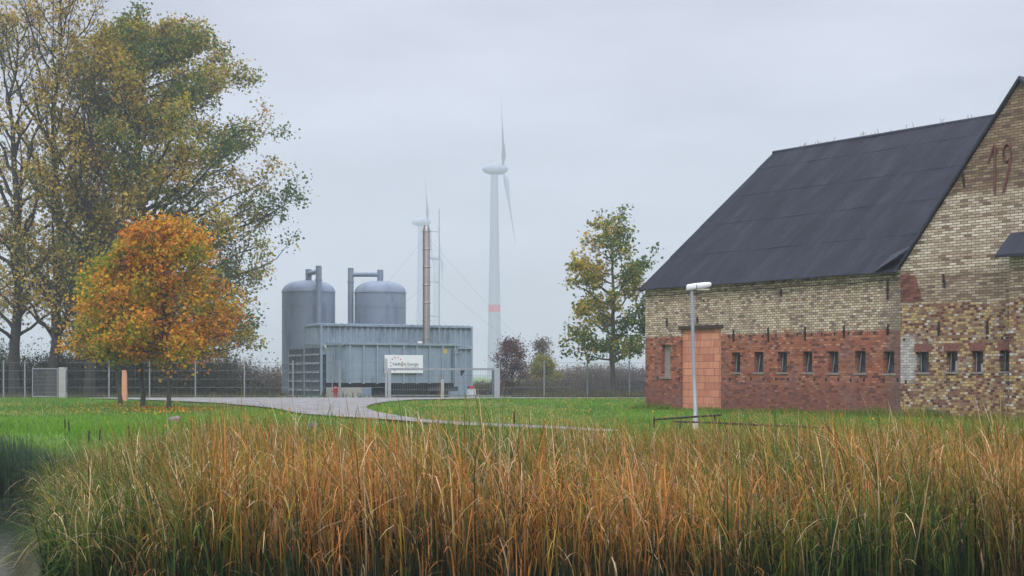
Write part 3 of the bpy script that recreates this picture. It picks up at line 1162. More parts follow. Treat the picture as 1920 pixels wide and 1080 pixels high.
def text_mesh(body, size, mat, parent, loc):
    cu = bpy.data.curves.new('lettering', 'FONT')
    cu.body = body
    cu.size = size
    cu.extrude = .004
    tmp = bpy.data.objects.new('lettering', cu)
    COL.objects.link(tmp)
    bpy.context.view_layer.update()
    me = bpy.data.meshes.new_from_object(tmp.evaluated_get(bpy.context.evaluated_depsgraph_get()))
    bpy.data.objects.remove(tmp)
    me.materials.clear()
    me.materials.append(mat)
    o = link(bpy.data.objects.new('lettering', me), parent)
    o.location = loc
    o.rotation_euler = (R(90), 0, 0)
    return o


SWD, SHT = s1 - s0, zs1 - zs0
text_mesh('Feldheim Energie', SWD * .098, M_INK, sgn, (s0 + SWD * .20, -.196, zs0 + SHT * .42))
mb = MB()
mb.box(s0 + SWD * .52, s0 + SWD * .88, -.194, -.191, zs0 + SHT * .325, zs0 + SHT * .345)
mb.build('small_print_line', M_INK, sgn)
M_DOT1 = plain('sign_red', (.50, .03, .04), .5, var=.04)
M_DOT2 = plain('sign_orange', (.62, .20, .08), .5, var=.04)
for i in range(12):
    if i in (10, 11):
        continue
    a = R(-15 + i * 30)
    cx_, cz_ = s0 + SWD * .30 + SHT * .37 * math.cos(a), zs0 + SHT * .49 + SHT * .37 * math.sin(a)
    q = SHT * .05
    mb = MB()
    mb.add([(cx_ - q, -.195, cz_), (cx_, -.195, cz_ - q), (cx_ + q, -.195, cz_), (cx_, -.195, cz_ + q),
            (cx_ - q, -.191, cz_), (cx_, -.191, cz_ - q), (cx_ + q, -.191, cz_), (cx_, -.191, cz_ + q)],
           [(0, 1, 2, 3), (0, 4, 5, 1), (1, 5, 6, 2), (2, 6, 7, 3), (3, 7, 4, 0)])
    mb.build('sign_dot', M_DOT1 if i % 3 else M_DOT2, sgn)

# white hopper at the gap between container and skip
hx, hd = PX(616, 88), 88.0
hp = empty('feed_hopper', (hx, hd, -.25), R(20), 'small white tilted hopper between the louvred doors and the skip', 'hopper')
zt_, zb_ = PZ(648, hd) + .25, PZ(664, hd) + .25
mb = MB()
mb.add([(-.34, -.3, zt_), (.30, -.3, zt_), (.30, .3, zt_), (-.34, .3, zt_), (-.02, -.2, zb_), (.28, -.2, zb_), (.28, .2, zb_), (-.02, .2, zb_)],
       [(0, 4, 5, 1), (1, 5, 6, 2), (2, 6, 7, 3), (3, 7, 4, 0)])
mb.build('funnel', M_WHITE, hp)
mb = MB()
mb.box(-.3, .3, -.25, .3, 0, zb_ - .02)
mb.build('stand', M_DARK, hp)

# flue stack with guy wires, and the thin mast beside it
fx, fd = PX(799.5, 94.3), 94.3
fl = empty('flue_stack', (fx, fd, -.25), 0, 'slim stainless steel chimney rising above the containers', 'chimney')
FT = PZ(423, fd) + .25
mb = MB()
mb.lathe([(.245, 0), (.245, FT - .35), (.20, FT - .12), (.17, FT - .03), (.17, FT)], 24)
mb.build('pipe', M_STEEL, fl)
for q in range(9):
    z = FT - .40 - q * 1.18
    mb = MB()
    mb.lathe([(.24, z - .04), (.275, z - .03), (.275, z + .03), (.24, z + .04)], 24)
    mb.build('joint_band', M_STEEL, fl)
mb = MB()
mb.box(-.55, -.26, -.2, .2, PZ(652, fd) + .25, PZ(640, fd) + .25)
mb.build('wall_bracket', M_WHITE, fl)
for tx_, ty_, z0_ in ((-9.5, 6, FT - .7), (9.5, 5, FT - .7), (-9, -2, FT - 4), (10, 7, FT - 3.2)):
    mb = MB()
    mb.tube([(0, 0, z0_), (tx_, ty_, .2)], .005, 4)
    mb.build('guy_wire', M_WIRE, fl)
mx_, md = PX(823.5, 95.0), 95.0
ma = empty('measuring_mast', (mx_, md, -.25), 0, 'thin pole mast fixed beside the steel chimney by side brackets', 'mast')
mb = MB()
mb.tube([(0, 0, 0), (0, 0, PZ(392, md) + .25)], .028, 6)
mb.build('pole', M_GALV, ma)
for py in (435, 486, 529.5, 593):
    z = PZ(py, md) + .25
    mb = MB()
    mb.tube([(0, 0, z), (fx - mx_ + .25, fd - md, z)], .02, 5)
    mb.build('bracket', M_GALV, ma)

# cabinet with red lid, red bollard
d_ = 80.0
cb = empty('utility_cabinet', (PX(884, d_), d_, -.1), 0, 'small pale cabinet with a red box on its top by the gate', 'cabinet')
w = 16 * d_ / F
mb = MB()
mb.bevbox(-w / 2, w / 2, 0, .35, 0, .56, .015)
mb.build('body', plain('pale_grey_cabinet', (.52, .54, .56), .6), cb)
mb = MB()
mb.bevbox(-w * .22, w * .36, .05, .3, .56, .74, .02)
mb.build('red_box', M_RED, cb)
mb = MB()
mb.bevbox(-w * .45, -w * .24, .05, .3, .56, .72, .02)
mb.build('grey_box', M_DARK, cb)
rb_ = empty('red_hydrant', (PX(629, 81), 81, -.1), 0, 'red standpipe hydrant below the end of the skip', 'hydrant')
mb = MB()
mb.lathe([(.15, 0), (.14, .05), (.12, .1), (.12, .52), (.145, .54), (.14, .60), (.06, .68), (.001, .69)], 16)
mb.build('barrel', M_RED, rb_)
mb = MB()
mb.tube([(-.2, 0, .42), (.2, 0, .42)], .045, 10)
mb.build('outlet', M_RED, rb_)

# ================================================================== FENCES AND GATES
M_POST = plain('weathered_zinc_post', (.27, .29, .31), .55, .2, var=.15, scale=5)
FD, FH = 77.3, 1.95


def fence(px0, px1, step, label, d0=FD, d1=FD, posts=None, h=FH):
    x0, x1 = PX(px0, d0), PX(px1, d1)
    L = math.hypot(x1 - x0, d1 - d0)
    e = empty('wire_fence', (x0, d0, 0), math.atan2(d1 - d0, x1 - x0), label, 'fence')
    xs_ = posts if posts is not None else [i * L / max(1, round(L / step)) for i in range(max(1, round(L / step)) + 1)]
    for x in xs_:
        mb = MB()
        mb.box(x - .032, x + .032, .01, .07, -.3, h + .08)
        mb.box(x - .036, x + .036, .006, .074, h + .08, h + .095)
        mb.build('post', M_POST, e)
    mb = MB()
    nw = 5
    for i in range(nw):
        z = .12 + (h - .14) * i / (nw - 1)
        mb.box(0, L, -.012, .0, z - .008, z + .008)
    n = int(L / .25)
    for i in range(n + 1):
        x = i * L / n
        mb.box(x - .0016, x + .0016, -.006, .0, .03, h)
    mb.build('wire_mesh', M_WIRE, e)
    return e


def fpos(px, px0, d=FD): return PX(px, d) - PX(px0, d)


fence(-260, 60, 2.6, 'wire mesh fence in front of the tall trees at the frame edge', posts=[fpos(q, -260) for q in (-255, -170, -85, 6, 46)])
fence(124, 722, 2.6, 'long wire mesh fence running from concrete post to sliding gate', posts=[fpos(q, 124) for q in (204, 280, 366, 458, 549, 636)])
fence(937, 1330, 2.6, 'wire mesh fence between sliding gate and barn', FD, 84.0, posts=None)

# narrow mesh gate in a frame beside the concrete post
gx0 = PX(60, FD)
gw = PX(108, FD) - gx0
fg = empty('mesh_gate', (gx0, FD, 0), 0, 'narrow grey mesh gate leaf beside the concrete post', 'gate')
mb = MB()
for x in (0, gw - .05):
    mb.box(x, x + .05, 0, .05, .05, 1.62)
mb.box(.05, gw - .05, 0, .05, 1.57, 1.62)
mb.box(.05, gw - .05, 0, .05, .05, .10)
mb.build('frame', M_POST, fg)
mb = MB()
for i in range(22):
    x = .05 + (gw - .1) * i / 21
    mb.box(x - .006, x + .006, .02, .032, .1, 1.57)
for i in range(8):
    z = .1 + 1.47 * i / 7
    mb.box(.05, gw - .05, .014, .02, z - .006, z + .006)
mb.build('mesh_infill', M_WIRE, fg)
cp = empty('concrete_post', (PX(118, FD), FD, 0), 0, 'square pale concrete post beside the narrow mesh gate', 'post')
mb = MB()
mb.bevbox(-.19, .19, -.19, .19, -.2, 1.66, .02)
mb.build('shaft', M_CONC, cp)
mb = MB()
mb.box(.19, .24, -.05, .05, .3, 1.5)
mb.build('hinge_plate', M_CONTD, cp)
wpx = GD(752)
wpo = empty('wooden_post', (PX(233.5, wpx), wpx, 0), 0, 'light orange timber post standing between the slender trunks', 'post')
mb = MB()
hw = 4.6 * wpx / F
hz = PZ(694, wpx)
mb.add([(-hw, -hw, -.2), (hw, -hw, -.2), (hw, hw, -.2), (-hw, hw, -.2), (-hw * .8, -hw * .8, hz), (hw * .8, -hw * .8, hz), (hw * .8, hw * .8, hz - .15), (-hw * .8, hw * .8, hz - .15)],
       [(0, 3, 2, 1), (4, 5, 6, 7), (0, 1, 5, 4), (1, 2, 6, 5), (2, 3, 7, 6), (3, 0, 4, 7)])
mb.build('shaft', plain('fresh_timber', lin(206, 148, 112), .75, var=.15, scale=6), wpo)

# sliding gate
GDD = 76.9
gx0 = PX(722, GDD)
sg = empty('sliding_gate', (gx0, GDD, 0), 0, 'wide galvanised sliding gate in front of the skip container', 'gate')
q = lambda px: PX(px, GDD) - gx0
zr = PZ(692, GDD)
mb = MB()
mb.bevbox(q(727), q(733), 0, .16, -.1, PZ(690, GDD), .01)
mb.build('post', M_GALV, sg)
mb = MB()
mb.bevbox(q(722), q(726), 0.02, .14, -.1, PZ(672, GDD), .01)
mb.build('post', M_GALV, sg)
mb = MB()
mb.bevbox(q(826.5), q(832.5), 0, .16, -.1, PZ(711, GDD), .01)
mb.build('post', M_CONC, sg)
mb = MB()
mb.bevbox(q(927), q(937), 0, .2, -.1, PZ(690, GDD), .01)
mb.build('post', M_GALV, sg)
mb = MB()
mb.box(q(733), q(927), .04, .12, zr - .06, zr + .05)
mb.build('top_rail', M_POST, sg)
mb = MB()
mb.box(q(733), q(927), .05, .11, .10, .17)
for z in (.45, .82, 1.2):
    mb.box(q(733), q(927), .07, .09, z - .009, z + .009)
for i in range(46):
    x = q(733) + (q(927) - q(733)) * i / 45
    mb.box(x - .004, x + .004, .075, .083, .17, zr - .06)
mb.build('infill_bars', M_WIRE, sg)
mb = MB()
mb.box(q(922), q(926.5), .05, .11, .17, zr - .06)
mb.build('stile', M_CONTD, sg)

# ================================================================== STREET LAMP, RAILING
ld = 30.6
lamp = empty('street_lamp', (PX(1304, ld), ld, -.05), 0, 'grey street lamp with white box head in front of the barn', 'street lamp')
zt_ = PZ(543, ld) + .05
lx = PX(1297, ld) - PX(1304, ld)
mb = MB()
mb.tube([(0, 0, -.3), (0, 0, .42), (0, 0, .44), (lx * .5, 0, zt_ * .5), (lx, 0, zt_)], [.058, .058, .046, .040, .036], 14)
mb.build('pole', M_GALV, lamp)
mb = MB()
mb.lathe([(.066, -.25), (.066, .05), (.062, .055), (.062, .28), (.059, .29)], 14)
mb.build('base_sleeve', plain('peeling_white_sleeve', (.55, .48, .45), .8, var=.2, scale=8, dirt=(.30, .14, .10)), lamp)
# tapered luminaire, slightly upturned
mb = MB()
secs = [(-.115, .050, .085, -.01), (-.09, .075, .115, 0), (.06, .085, .120, .022), (.30, .078, .105, .055), (.395, .062, .085, .068), (.42, .030, .045, .07)]
vs, fs = [], []
nn = 12
for x, ry, hz_, z in secs:
    for j in range(nn):
        a = 2 * math.pi * j / nn
        ca, sa = math.cos(a), math.sin(a)
        vs.append((lx + x, ry * math.copysign(abs(ca) ** .6, ca), zt_ + .04 + z + hz_ * .62 * math.copysign(abs(sa) ** .6, sa)))
for i in range(len(secs) - 1):
    for j in range(nn):
        fs.append((i * nn + j, (i + 1) * nn + j, (i + 1) * nn + (j + 1) % nn, i * nn + (j + 1) % nn))
fs.append(tuple(range(nn)))
fs.append(tuple(range(len(vs) - 1, len(vs) - nn - 1, -1)))
mb.add(vs, fs, True)
mb.build('lamp_head', M_WHITE, lamp)
mb = MB()
mb.box(lx + .085, lx + .10, -.088, .088, zt_ - .01, zt_ + .10)
mb.build('clip', M_CONTD, lamp)
mb = MB()
mb.bevbox(lx + .10, lx + .38, -.055, .055, zt_ - .02, zt_ + .015, .012)
mb.build('diffuser', plain('dull_diffuser', (.50, .48, .44), .4), lamp)

rail = empty('pipe_railing', (PX(1290, 30.0), 30.0, 0), 0, 'low black pipe railing at the reed edge by the lamp', 'railing')
rp = lambda px, py, d=30.0: (PX(px, d) - PX(1290, 30.0), d - 30.0, PZ(py, d))
mb = MB()
mb.tube([rp(1227, 786.5, 31), rp(1300, 781.5, 30), rp(1352, 778, 29.6)], .022, 8)
mb.build('top_rail', M_IRON, rail)
mb = MB()
mb.tube([rp(1262, 790.5, 30), rp(1300, 791.5, 30), rp(1350, 793, 29.6)], .020, 8)
mb.build('lower_rail', M_IRON, rail)
mb = MB()
mb.tube([rp(1350, 793, 29.6), rp(1440, 797, 29), rp(1560, 803, 28.6)], .022, 8)
mb.tube([rp(1361, 795.5, 29.6), rp(1450, 799, 29.2)], .014, 6)
mb.build('long_rail', M_IRON, rail)
for px, y0 in ((1275, 790), (1340, 779.5), (1450, 797.5), (1548, 802.5)):
    a = rp(px, y0, 29.9)
    mb = MB()
    mb.tube([(a[0], a[1], -.5), a], .022, 8)
    mb.build('post', M_IRON, rail)

# stones on the bank
M_STONE = plain('bank_stone', (.10, .095, .10), .9, var=.3, scale=6, bump=.5)
M_STONEP = plain('pale_stone', (.24, .19, .19), .9, var=.25, scale=6, bump=.4)


def rock(px, py, w, h, lbl, mat):
    d = GD(py)
    bm = bmesh.new()
    bmesh.ops.create_icosphere(bm, subdivisions=3, radius=1)
    r_ = random.Random(px)
    ph = [r_.uniform(0, 6) for _ in range(6)]
    for v in bm.verts:
        c_ = v.co
        k_ = 1 + .16 * math.sin(c_.x * 3 + ph[0]) + .13 * math.sin(c_.y * 4 + ph[1]) + .12 * math.sin(c_.z * 5 + ph[2]) + .06 * math.sin(c_.x * 9 + c_.z * 7 + ph[3])
        v.co = Vector((c_.x * w / 2 * k_, c_.y * w / 2.4 * k_, max(-.3, c_.z * k_) * h))
    me = bpy.data.meshes.new('rock')
    bm.to_mesh(me)
    bm.free()
    me.materials.append(mat)
    for pl_ in me.polygons: pl_.use_smooth = True
    o = link(bpy.data.objects.new('rock', me))
    o.location = (PX(px, d), d, float(ground_z(PX(px, d), d)) + .02)
    tag(o, lbl, 'stone')


rock(585, 803, .30, .17, 'dark stone at the reed edge below the road junction', M_STONE)
rock(848, 806, .34, .11, 'flat dark stone beside the narrow drive', M_STONE)
rock(326, 792, .34, .11, 'pale pinkish stone in the grass before the orange tree', M_STONEP)

# ================================================================== WIND TURBINES
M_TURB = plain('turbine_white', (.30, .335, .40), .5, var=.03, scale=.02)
M_TRED = plain('turbine_red_band', (.50, .07, .09), .5, var=.04, scale=.05)


def turbine(px, d, hub_py, label, band, rot, yaw=84.0, tilt=5.0):
    x = PX(px, d)
    H = PZ(hub_py, d) - EYE + EYE + .25
    k = H / 106.0
    e = empty('wind_turbine', (x, d, -.25), 0, label, 'wind turbine', 'wind turbines in the fog')
    mb = MB()
    prof = [(3.7, 0), (3.45, 12), (3.15, 28), (2.75, 50), (2.25, 75), (1.9, 100), (1.8, 103.2)]
    mb.lathe([(r * k, z * k) for r, z in prof], 32)
    mb.build('tower', M_TURB, e)
    if band:
        mb = MB()
        za, zb = PZ(585, d) + .25, PZ(572, d) + .25
        rr_ = lambda z: np.interp(z / k, [q[1] for q in prof], [q[0] for q in prof]) * k + .03
        mb.lathe([(rr_(za), za), (rr_(zb), zb)], 32)
        mb.build('red_band', M_TRED, e)
    # egg-shaped nacelle, its axis mostly along the picture plane
    ax = R(90 - yaw)
    A = Vector((math.cos(ax), -math.sin(ax), 0))
    rotM = Matrix.Translation((0, 0, H)) @ Matrix.Rotation(ax, 4, 'Z') @ Matrix.Rotation(-R(tilt) * 0.35, 4, 'Y')
    prof = [(-6.3, .01), (-6.1, .8), (-5.2, 1.7), (-3.4, 2.55), (-1.0, 3.05), (1.4, 3.1), (2.6, 2.95)]
    hubp = [(2.75, 2.9), (4.2, 2.7), (5.6, 2.1), (6.5, 1.2), (6.9, .3), (6.95, .01)]
    def lx_(pf, name):
        vs, fs = [], []
        n = 24
        for s_, r_ in pf:
            for j in range(n):
                a = 2 * math.pi * j / n
                vs.append(rotM @ Vector((s_ * k, r_ * k * math.cos(a), r_ * k * math.sin(a))))
        for i in range(len(pf) - 1):
            for j in range(n):
                fs.append((i * n + j, i * n + (j + 1) % n, (i + 1) * n + (j + 1) % n, (i + 1) * n + j))
        m_ = MB()
        m_.add(vs, fs, True)
        return m_.build(name, M_TURB, e)
    lx_(prof, 'nacelle')
    hb = lx_(hubp, 'hub')
    mb = MB()
    c0 = rotM @ Vector((-2.2 * k, 0, 3.0 * k))
    mb.tube([c0, c0 + Vector((0, 0, 1.9 * k))], .13 * k, 6)
    mb.tube([c0 + Vector((1.0 * k, 0, 0)), c0 + Vector((1.0 * k, 0, 1.2 * k))], .10 * k, 6)
    mb.build('wind_gauge', M_TURB, e)
    # blades: root, wide shoulder, thin tip
    secs = [(0.0, 1.0, 1.0), (2.5, 1.1, 1.0), (5.0, 3.2, .75), (8.0, 3.4, .55), (14.0, 2.4, .40), (24.0, 1.55, .26), (34.0, 1.0, .16), (40.0, .6, .09), (41.5, .12, .04)]
    for b in range(3):
        ph = R(rot + 120 * b)
        Mb = rotM @ Matrix.Translation((4.6 * k, 0, 0)) @ Matrix.Rotation(-R(tilt), 4, 'Y') @ Matrix.Rotation(ph, 4, 'X')
        vs, fs = [], []
        n = 10
        for s_, ch, th in secs:
            tw = R(62 - 50 * min(1, s_ / 30))
            for j in range(n):
                a = 2 * math.pi * j / n
                cx_, cy_ = ch * .5 * math.cos(a) + (ch * .18 if s_ > 3 else 0), th * .5 * math.sin(a)
                yy, xx = cx_ * math.cos(tw) - cy_ * math.sin(tw), cx_ * math.sin(tw) + cy_ * math.cos(tw)
                vs.append(Mb @ Vector((xx * k, yy * k, (s_ + 1.0) * k)))
        for i in range(len(secs) - 1):
            for j in range(n):
                fs.append((i * n + j, i * n + (j + 1) % n, (i + 1) * n + (j + 1) % n, (i + 1) * n + j))
        m_ = MB()
        m_.add(vs, fs, True)
        m_.build('blade', M_TURB, e)
    return e


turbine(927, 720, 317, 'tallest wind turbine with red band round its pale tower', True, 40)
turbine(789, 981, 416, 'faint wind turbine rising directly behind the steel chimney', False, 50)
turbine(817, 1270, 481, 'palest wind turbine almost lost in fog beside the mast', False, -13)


# ================================================================== TREES
def norm(v): return v / (np.linalg.norm(v) + 1e-9)


class TreeGen:
    def __init__(s, seed):
        s.r = np.random.default_rng(seed)
        s.paths = []          # (points, radii, sides)
        s.anch = []           # (centre, spread, clump random, count factor)

    def path(s, p0, p1, n, wob, sagz=0.0):
        r = s.r
        t = np.linspace(0, 1, n)[:, None]
        L = np.linalg.norm(p1 - p0)
        P = p0 + (p1 - p0) * t
        off = np.cumsum(r.normal(0, wob * L / n, (n, 3)), axis=0)
        off -= off[0]
        off -= t * off[-1] * .6
        P = P + off
        P[:, 2] += sagz * L * 4 * t[:, 0] * (1 - t[:, 0])
        return P

    def build(s, name, loc, label, cat, bark, leafm, palette, leaf, group=None, dens=1.0):
        e = empty(name, loc, 0, label, cat, group)
        VV, FF, k = [], [], 0
        for P, Rd, ns in s.paths:
            n = len(P)
            T = np.gradient(P, axis=0)
            T /= np.linalg.norm(T, axis=1)[:, None] + 1e-9
            ref = np.where(np.abs(T[:, 2:3]) > .9, np.array([[1., 0, 0]]), np.array([[0, 0, 1.]]))
            A = np.cross(T, ref)
            A /= np.linalg.norm(A, axis=1)[:, None] + 1e-9
            B = np.cross(T, A)
            an = np.arange(ns) * 2 * np.pi / ns
            V = P[:, None, :] + (A[:, None, :] * np.cos(an)[None, :, None] + B[:, None, :] * np.sin(an)[None, :, None]) * np.asarray(Rd)[:, None, None]
            VV.append(V.reshape(-1, 3))
            i = np.arange(n - 1)[:, None] * ns
            j = np.arange(ns)[None, :]
            j2 = (j + 1) % ns
            FF.append(np.stack([i + j, i + ns + j, i + ns + j2, i + j2], -1).reshape(-1, 4) + k)
            k += n * ns
        np_mesh('trunk', np.concatenate(VV), np.concatenate(FF), bark, e, smooth_=True)
        if s.anch:
            C = np.array([a[0] for a in s.anch])
            S = np.array([a[1] for a in s.anch])
            K = np.array([a[2] for a in s.anch])
            NN = s.r.poisson(np.array([a[3] for a in s.anch]) * dens)
            idx = np.repeat(np.arange(len(C)), NN)
            n = len(idx)
            c = C[idx] + s.r.normal(0, 1, (n, 3)) * S[idx][:, None] * np.array([1, 1, .8])
            leaf_cloud('crown', c, K[idx], leafm, e, palette, leaf, s.r)
        return e


def leaf_cloud(name, c, k, mat, parent, palette, leaf, r, droop=.35):
    """Kite-shaped leaves at the given points; k (0..1) steers the colour choice along the palette."""
    n = len(c)
    a = r.uniform(0, 2 * np.pi, n)
    el = r.normal(-droop, .5, n)
    u = np.stack([np.cos(a) * np.cos(el), np.sin(a) * np.cos(el), np.sin(el)], 1)
    w = r.normal(0, 1, (n, 3))
    w -= u * (w * u).sum(1)[:, None]
    w /= np.linalg.norm(w, axis=1)[:, None]
    nn = np.cross(u, w)
    L = (leaf * r.uniform(.65, 1.3, n))[:, None]
    V = np.empty((n, 4, 3))
    V[:, 0] = c
    V[:, 1] = c + u * L * .45 + w * L * .42 + nn * L * .10
    V[:, 2] = c + u * L
    V[:, 3] = c + u * L * .45 - w * L * .42 + nn * L * .10
    pal = np.array(palette)
    kk = np.clip(k + r.normal(0, .17, n), 0, .999) * (len(pal) - 1)
    i = kk.astype(int)
    f = (kk - i)[:, None]
    col = pal[i] * (1 - f) + pal[np.minimum(i + 1, len(pal) - 1)] * f
    col = col * r.uniform(.75, 1.25, (n, 1))
    return np_mesh(name, V.reshape(-1, 3), np.arange(n * 4).reshape(-1, 4), mat, parent, np.repeat(col, 4, axis=0))


def grow(seed, H, r0, h0, env, nl, up=.35, rv=(.60, 1.10), lean=(0, 0), top=1.0, sub=7, twig=5, lpt=16, spread=.30, kfun=None, dfun=None, wob=.5, fork=None, asym=None, trunk_top=.94):
    """A trunk with limbs reaching out to the crown envelope env = [(height fraction, radius)], side branches, twigs and leaf clusters."""
    g = TreeGen(seed)
    r = g.r
    eh, er = [q[0] for q in env], [q[1] for q in env]
    R_ = lambda z: np.interp(z / H, eh, er)
    kf = kfun or (lambda p: .5)
    df = dfun or (lambda p: 1.0)
    tp = g.path(np.array([0, 0, -.25]), np.array([lean[0], lean[1], H * trunk_top]), 14, .16 * wob)
    tp[:2, :2] *= .3
    tz = tp[:, 2]
    tr = r0 * np.clip(1 - (tz / (H * trunk_top)), .04, 1) ** .85
    tr[0] *= 1.35
    g.paths.append((tp, tr, 9))
    P_at = lambda z: np.array([np.interp(z, tz, tp[:, i]) for i in range(3)])
    R_at = lambda z: float(np.interp(z, tz, tr))
    ga = r.uniform(0, 6.28)
    limbs = []
    for i in range(nl):
        f = (i + r.uniform(-.3, .3)) / nl
        z0 = h0 + (H * trunk_top - h0) * np.clip(f, 0, .97) ** 1.3
        ga += 2.4 + r.normal(0, .35)
        base = P_at(z0)
        zt = min(H * .99, z0 + (up + .5 * f) * R_(min(H, z0 + .12 * H)) * r.uniform(.8, 1.35) + .01 * H)
        rad = R_(zt) * r.uniform(*rv)
        if asym: rad *= asym(ga)
        tgt = np.array([lean[0] * zt / H + math.cos(ga) * rad, lean[1] * zt / H + math.sin(ga) * rad, zt])
        L = np.linalg.norm(tgt - base)
        if L < .3: continue
        n = 8
        lp = g.path(base, tgt, n, .32 * wob, -.04)
        lr = min(R_at(z0) * .62, .02 + .018 * L) * (1 - np.linspace(0, .92, n)) ** .9 + .006
        g.paths.append((lp, lr, 6))
        limbs.append((lp, lr, L))
    # leader shoots above the trunk
    for i in range(4):
        b = tp[-2 - (i % 2)]
        a = r.uniform(0, 6.28)
        tgt = b + np.array([math.cos(a) * .06 * H, math.sin(a) * .06 * H, H * (1 - trunk_top) + H * r.uniform(.0, .05)])
        lp = g.path(b, tgt, 6, .25)
        L = np.linalg.norm(tgt - b)
        g.paths.append((lp, np.linspace(.025, .006, 6) * H / 12, 5))
        limbs.append((lp, np.linspace(.025, .006, 6) * H / 12, L))
    for lp, lr, L in limbs:
        kl = r.normal(0, .17)
        ns_ = max(3, int(sub * (.55 + L / (2 * max(er)))))
        for j in range(ns_ + 1):
            t = r.uniform(.2, 1.0) ** .8 if j < ns_ else 1.0
            i = min(len(lp) - 2, int(t * (len(lp) - 1)))
            b = lp[i] + (lp[i + 1] - lp[i]) * (t * (len(lp) - 1) - i if t < 1 else 1)
            dL = norm(lp[min(i + 1, len(lp) - 1)] - lp[max(i - 1, 0)])
            q = r.normal(0, 1, 3)
            q -= dL * q.dot(dL)
            dirn = norm(dL * r.uniform(.5, 1.0) + norm(q) * r.uniform(.5, 1.0) + np.array([0, 0, .22 + up * .3]))
            l2 = max(.35, min(L, max(er) * .8) * r.uniform(.20, .40)) * (1.1 - .45 * t)
            sp = g.path(b, b + dirn * l2, 5, .35 * wob)
            rr = max(.007, min(.6 * lr[i], .010 + .012 * l2))
            g.paths.append((sp, np.linspace(rr, .005, 5), 4))
            for k in range(twig):
                u = r.uniform(.3, 1.0)
                b2 = sp[min(4, int(u * 4))]
                q = norm(r.normal(0, 1, 3) + np.array([0, 0, .3]) + dirn * .8)
                l3 = l2 * r.uniform(.25, .5) + .12
                w3 = g.path(b2, b2 + q * l3, 3, .2)
                g.paths.append((w3, np.array([.007, .005, .003]) * (1 + H / 30), 3))
                c = w3[-1] * .7 + w3[1] * .3
                dn = df(c)
                if dn > 0:
                    g.anch.append((c, spread * r.uniform(.7, 1.2), float(np.clip(kf(c) + kl + r.normal(0, .15), 0, 1)), lpt * dn))
    return g


M_BARK = plain('grey_brown_bark', (.040, .036, .030), .9, var=.35, scale=5, bump=.6)
M_BARKL = plain('mossy_young_bark', (.075, .075, .055), .9, var=.35, scale=7, bump=.5)
M_LEAF = leaf_mat('autumn_leaves', .45, .6, .18)

MAPLE = [(0.057, 0.115, 0.03), (0.1, 0.163, 0.03), (0.188, 0.219, 0.032), (0.388, 0.325, 0.038), (0.55, 0.4, 0.048), (0.475, 0.275, 0.043)]
POPLAR = [(0.064, 0.103, 0.029), (0.128, 0.149, 0.032), (0.319, 0.247, 0.037), (0.574, 0.406, 0.055), (0.574, 0.396, 0.074)]
ORANGE = [(0.169, 0.243, 0.024), (0.386, 0.346, 0.026), (0.653, 0.384, 0.026), (0.748, 0.307, 0.026), (0.628, 0.192, 0.024), (0.314, 0.128, 0.036)]

# big green-yellow maple
d_ = 93.0
g = grow(11, 26.0, .42, 2.2, [(0, 4.2), (.07, 6.0), (.20, 7.2), (.40, 8.5), (.58, 8.6), (.72, 7.4), (.86, 4.9), (.95, 2.0), (1, .3)], 124, .10, rv=(.70, 1.06), lean=(.8, 0), sub=10, twig=5, lpt=13, spread=.34,
         kfun=lambda p: .38 + .16 * math.sin(p[0] * .9 + p[2] * .7) + .12 * math.sin(p[2] * 1.7 - p[0] * .6) + .10 * (p[2] / 25), wob=.45, asym=lambda a: 1.06 if math.cos(a) > -.1 else .72)
g.build('maple_tree', (PX(255, d_), d_, -.1), 'broad green and yellow maple towering behind the orange tree', 'tree', M_BARK, M_LEAF, MAPLE, .205)
# tall airy poplars
for seed, px, dd, H, lbl, env, df in (
    (21, 168, 87.5, 22.5, 'tall thinning tree with dark forked trunk next to the big maple', [(0, 3), (.2, 4.2), (.5, 5.0), (.75, 4.2), (.92, 2.2), (1, .4)], lambda p: .75 if p[2] < 15 else .5),
    (22, 98, 88.5, 28.0, 'tallest poplar losing its yellow leaves towards a bare twiggy top', [(0, 2.5), (.2, 4.2), (.5, 5.5), (.75, 5.4), (.92, 3.2), (1, .8)], lambda p: .55 if p[2] < 17 else .36),
    (23, 30, 89.0, 25.5, 'sparse poplar with a crooked trunk behind the edge of the wire fence', [(0, 2.5), (.2, 4.0), (.5, 5.0), (.75, 4.4), (.92, 2.4), (1, .6)], lambda p: .55 if p[2] < 14 else .33)):
    g = grow(seed, H, .36, 3.2, env, 36, .75, lean=(random.uniform(-.6, .6), 0), sub=8, twig=5, lpt=9, spread=.36,
             kfun=lambda p: .58 + .22 * math.sin(p[0] * .8 + p[2] * .55) + .25 * (p[2] / 26 - .4), dfun=df, wob=.6)
    g.build('poplar_tree', (PX(px, dd), dd, -.1), lbl, 'tree', M_BARK, M_LEAF, POPLAR, .20)
g = grow(24, 24, .30, 3.0, [(0, 3), (.3, 4.5), (.7, 4.2), (1, .6)], 30, .6, sub=8, twig=5, lpt=10, kfun=lambda p: .5 + .2 * math.sin(p[2]), dfun=lambda p: .5)
g.build('poplar_tree', (PX(-75, 93), 93, -.1), 'poplar reaching in from outside the frame edge', 'tree', M_BARK, M_LEAF, POPLAR, .20)

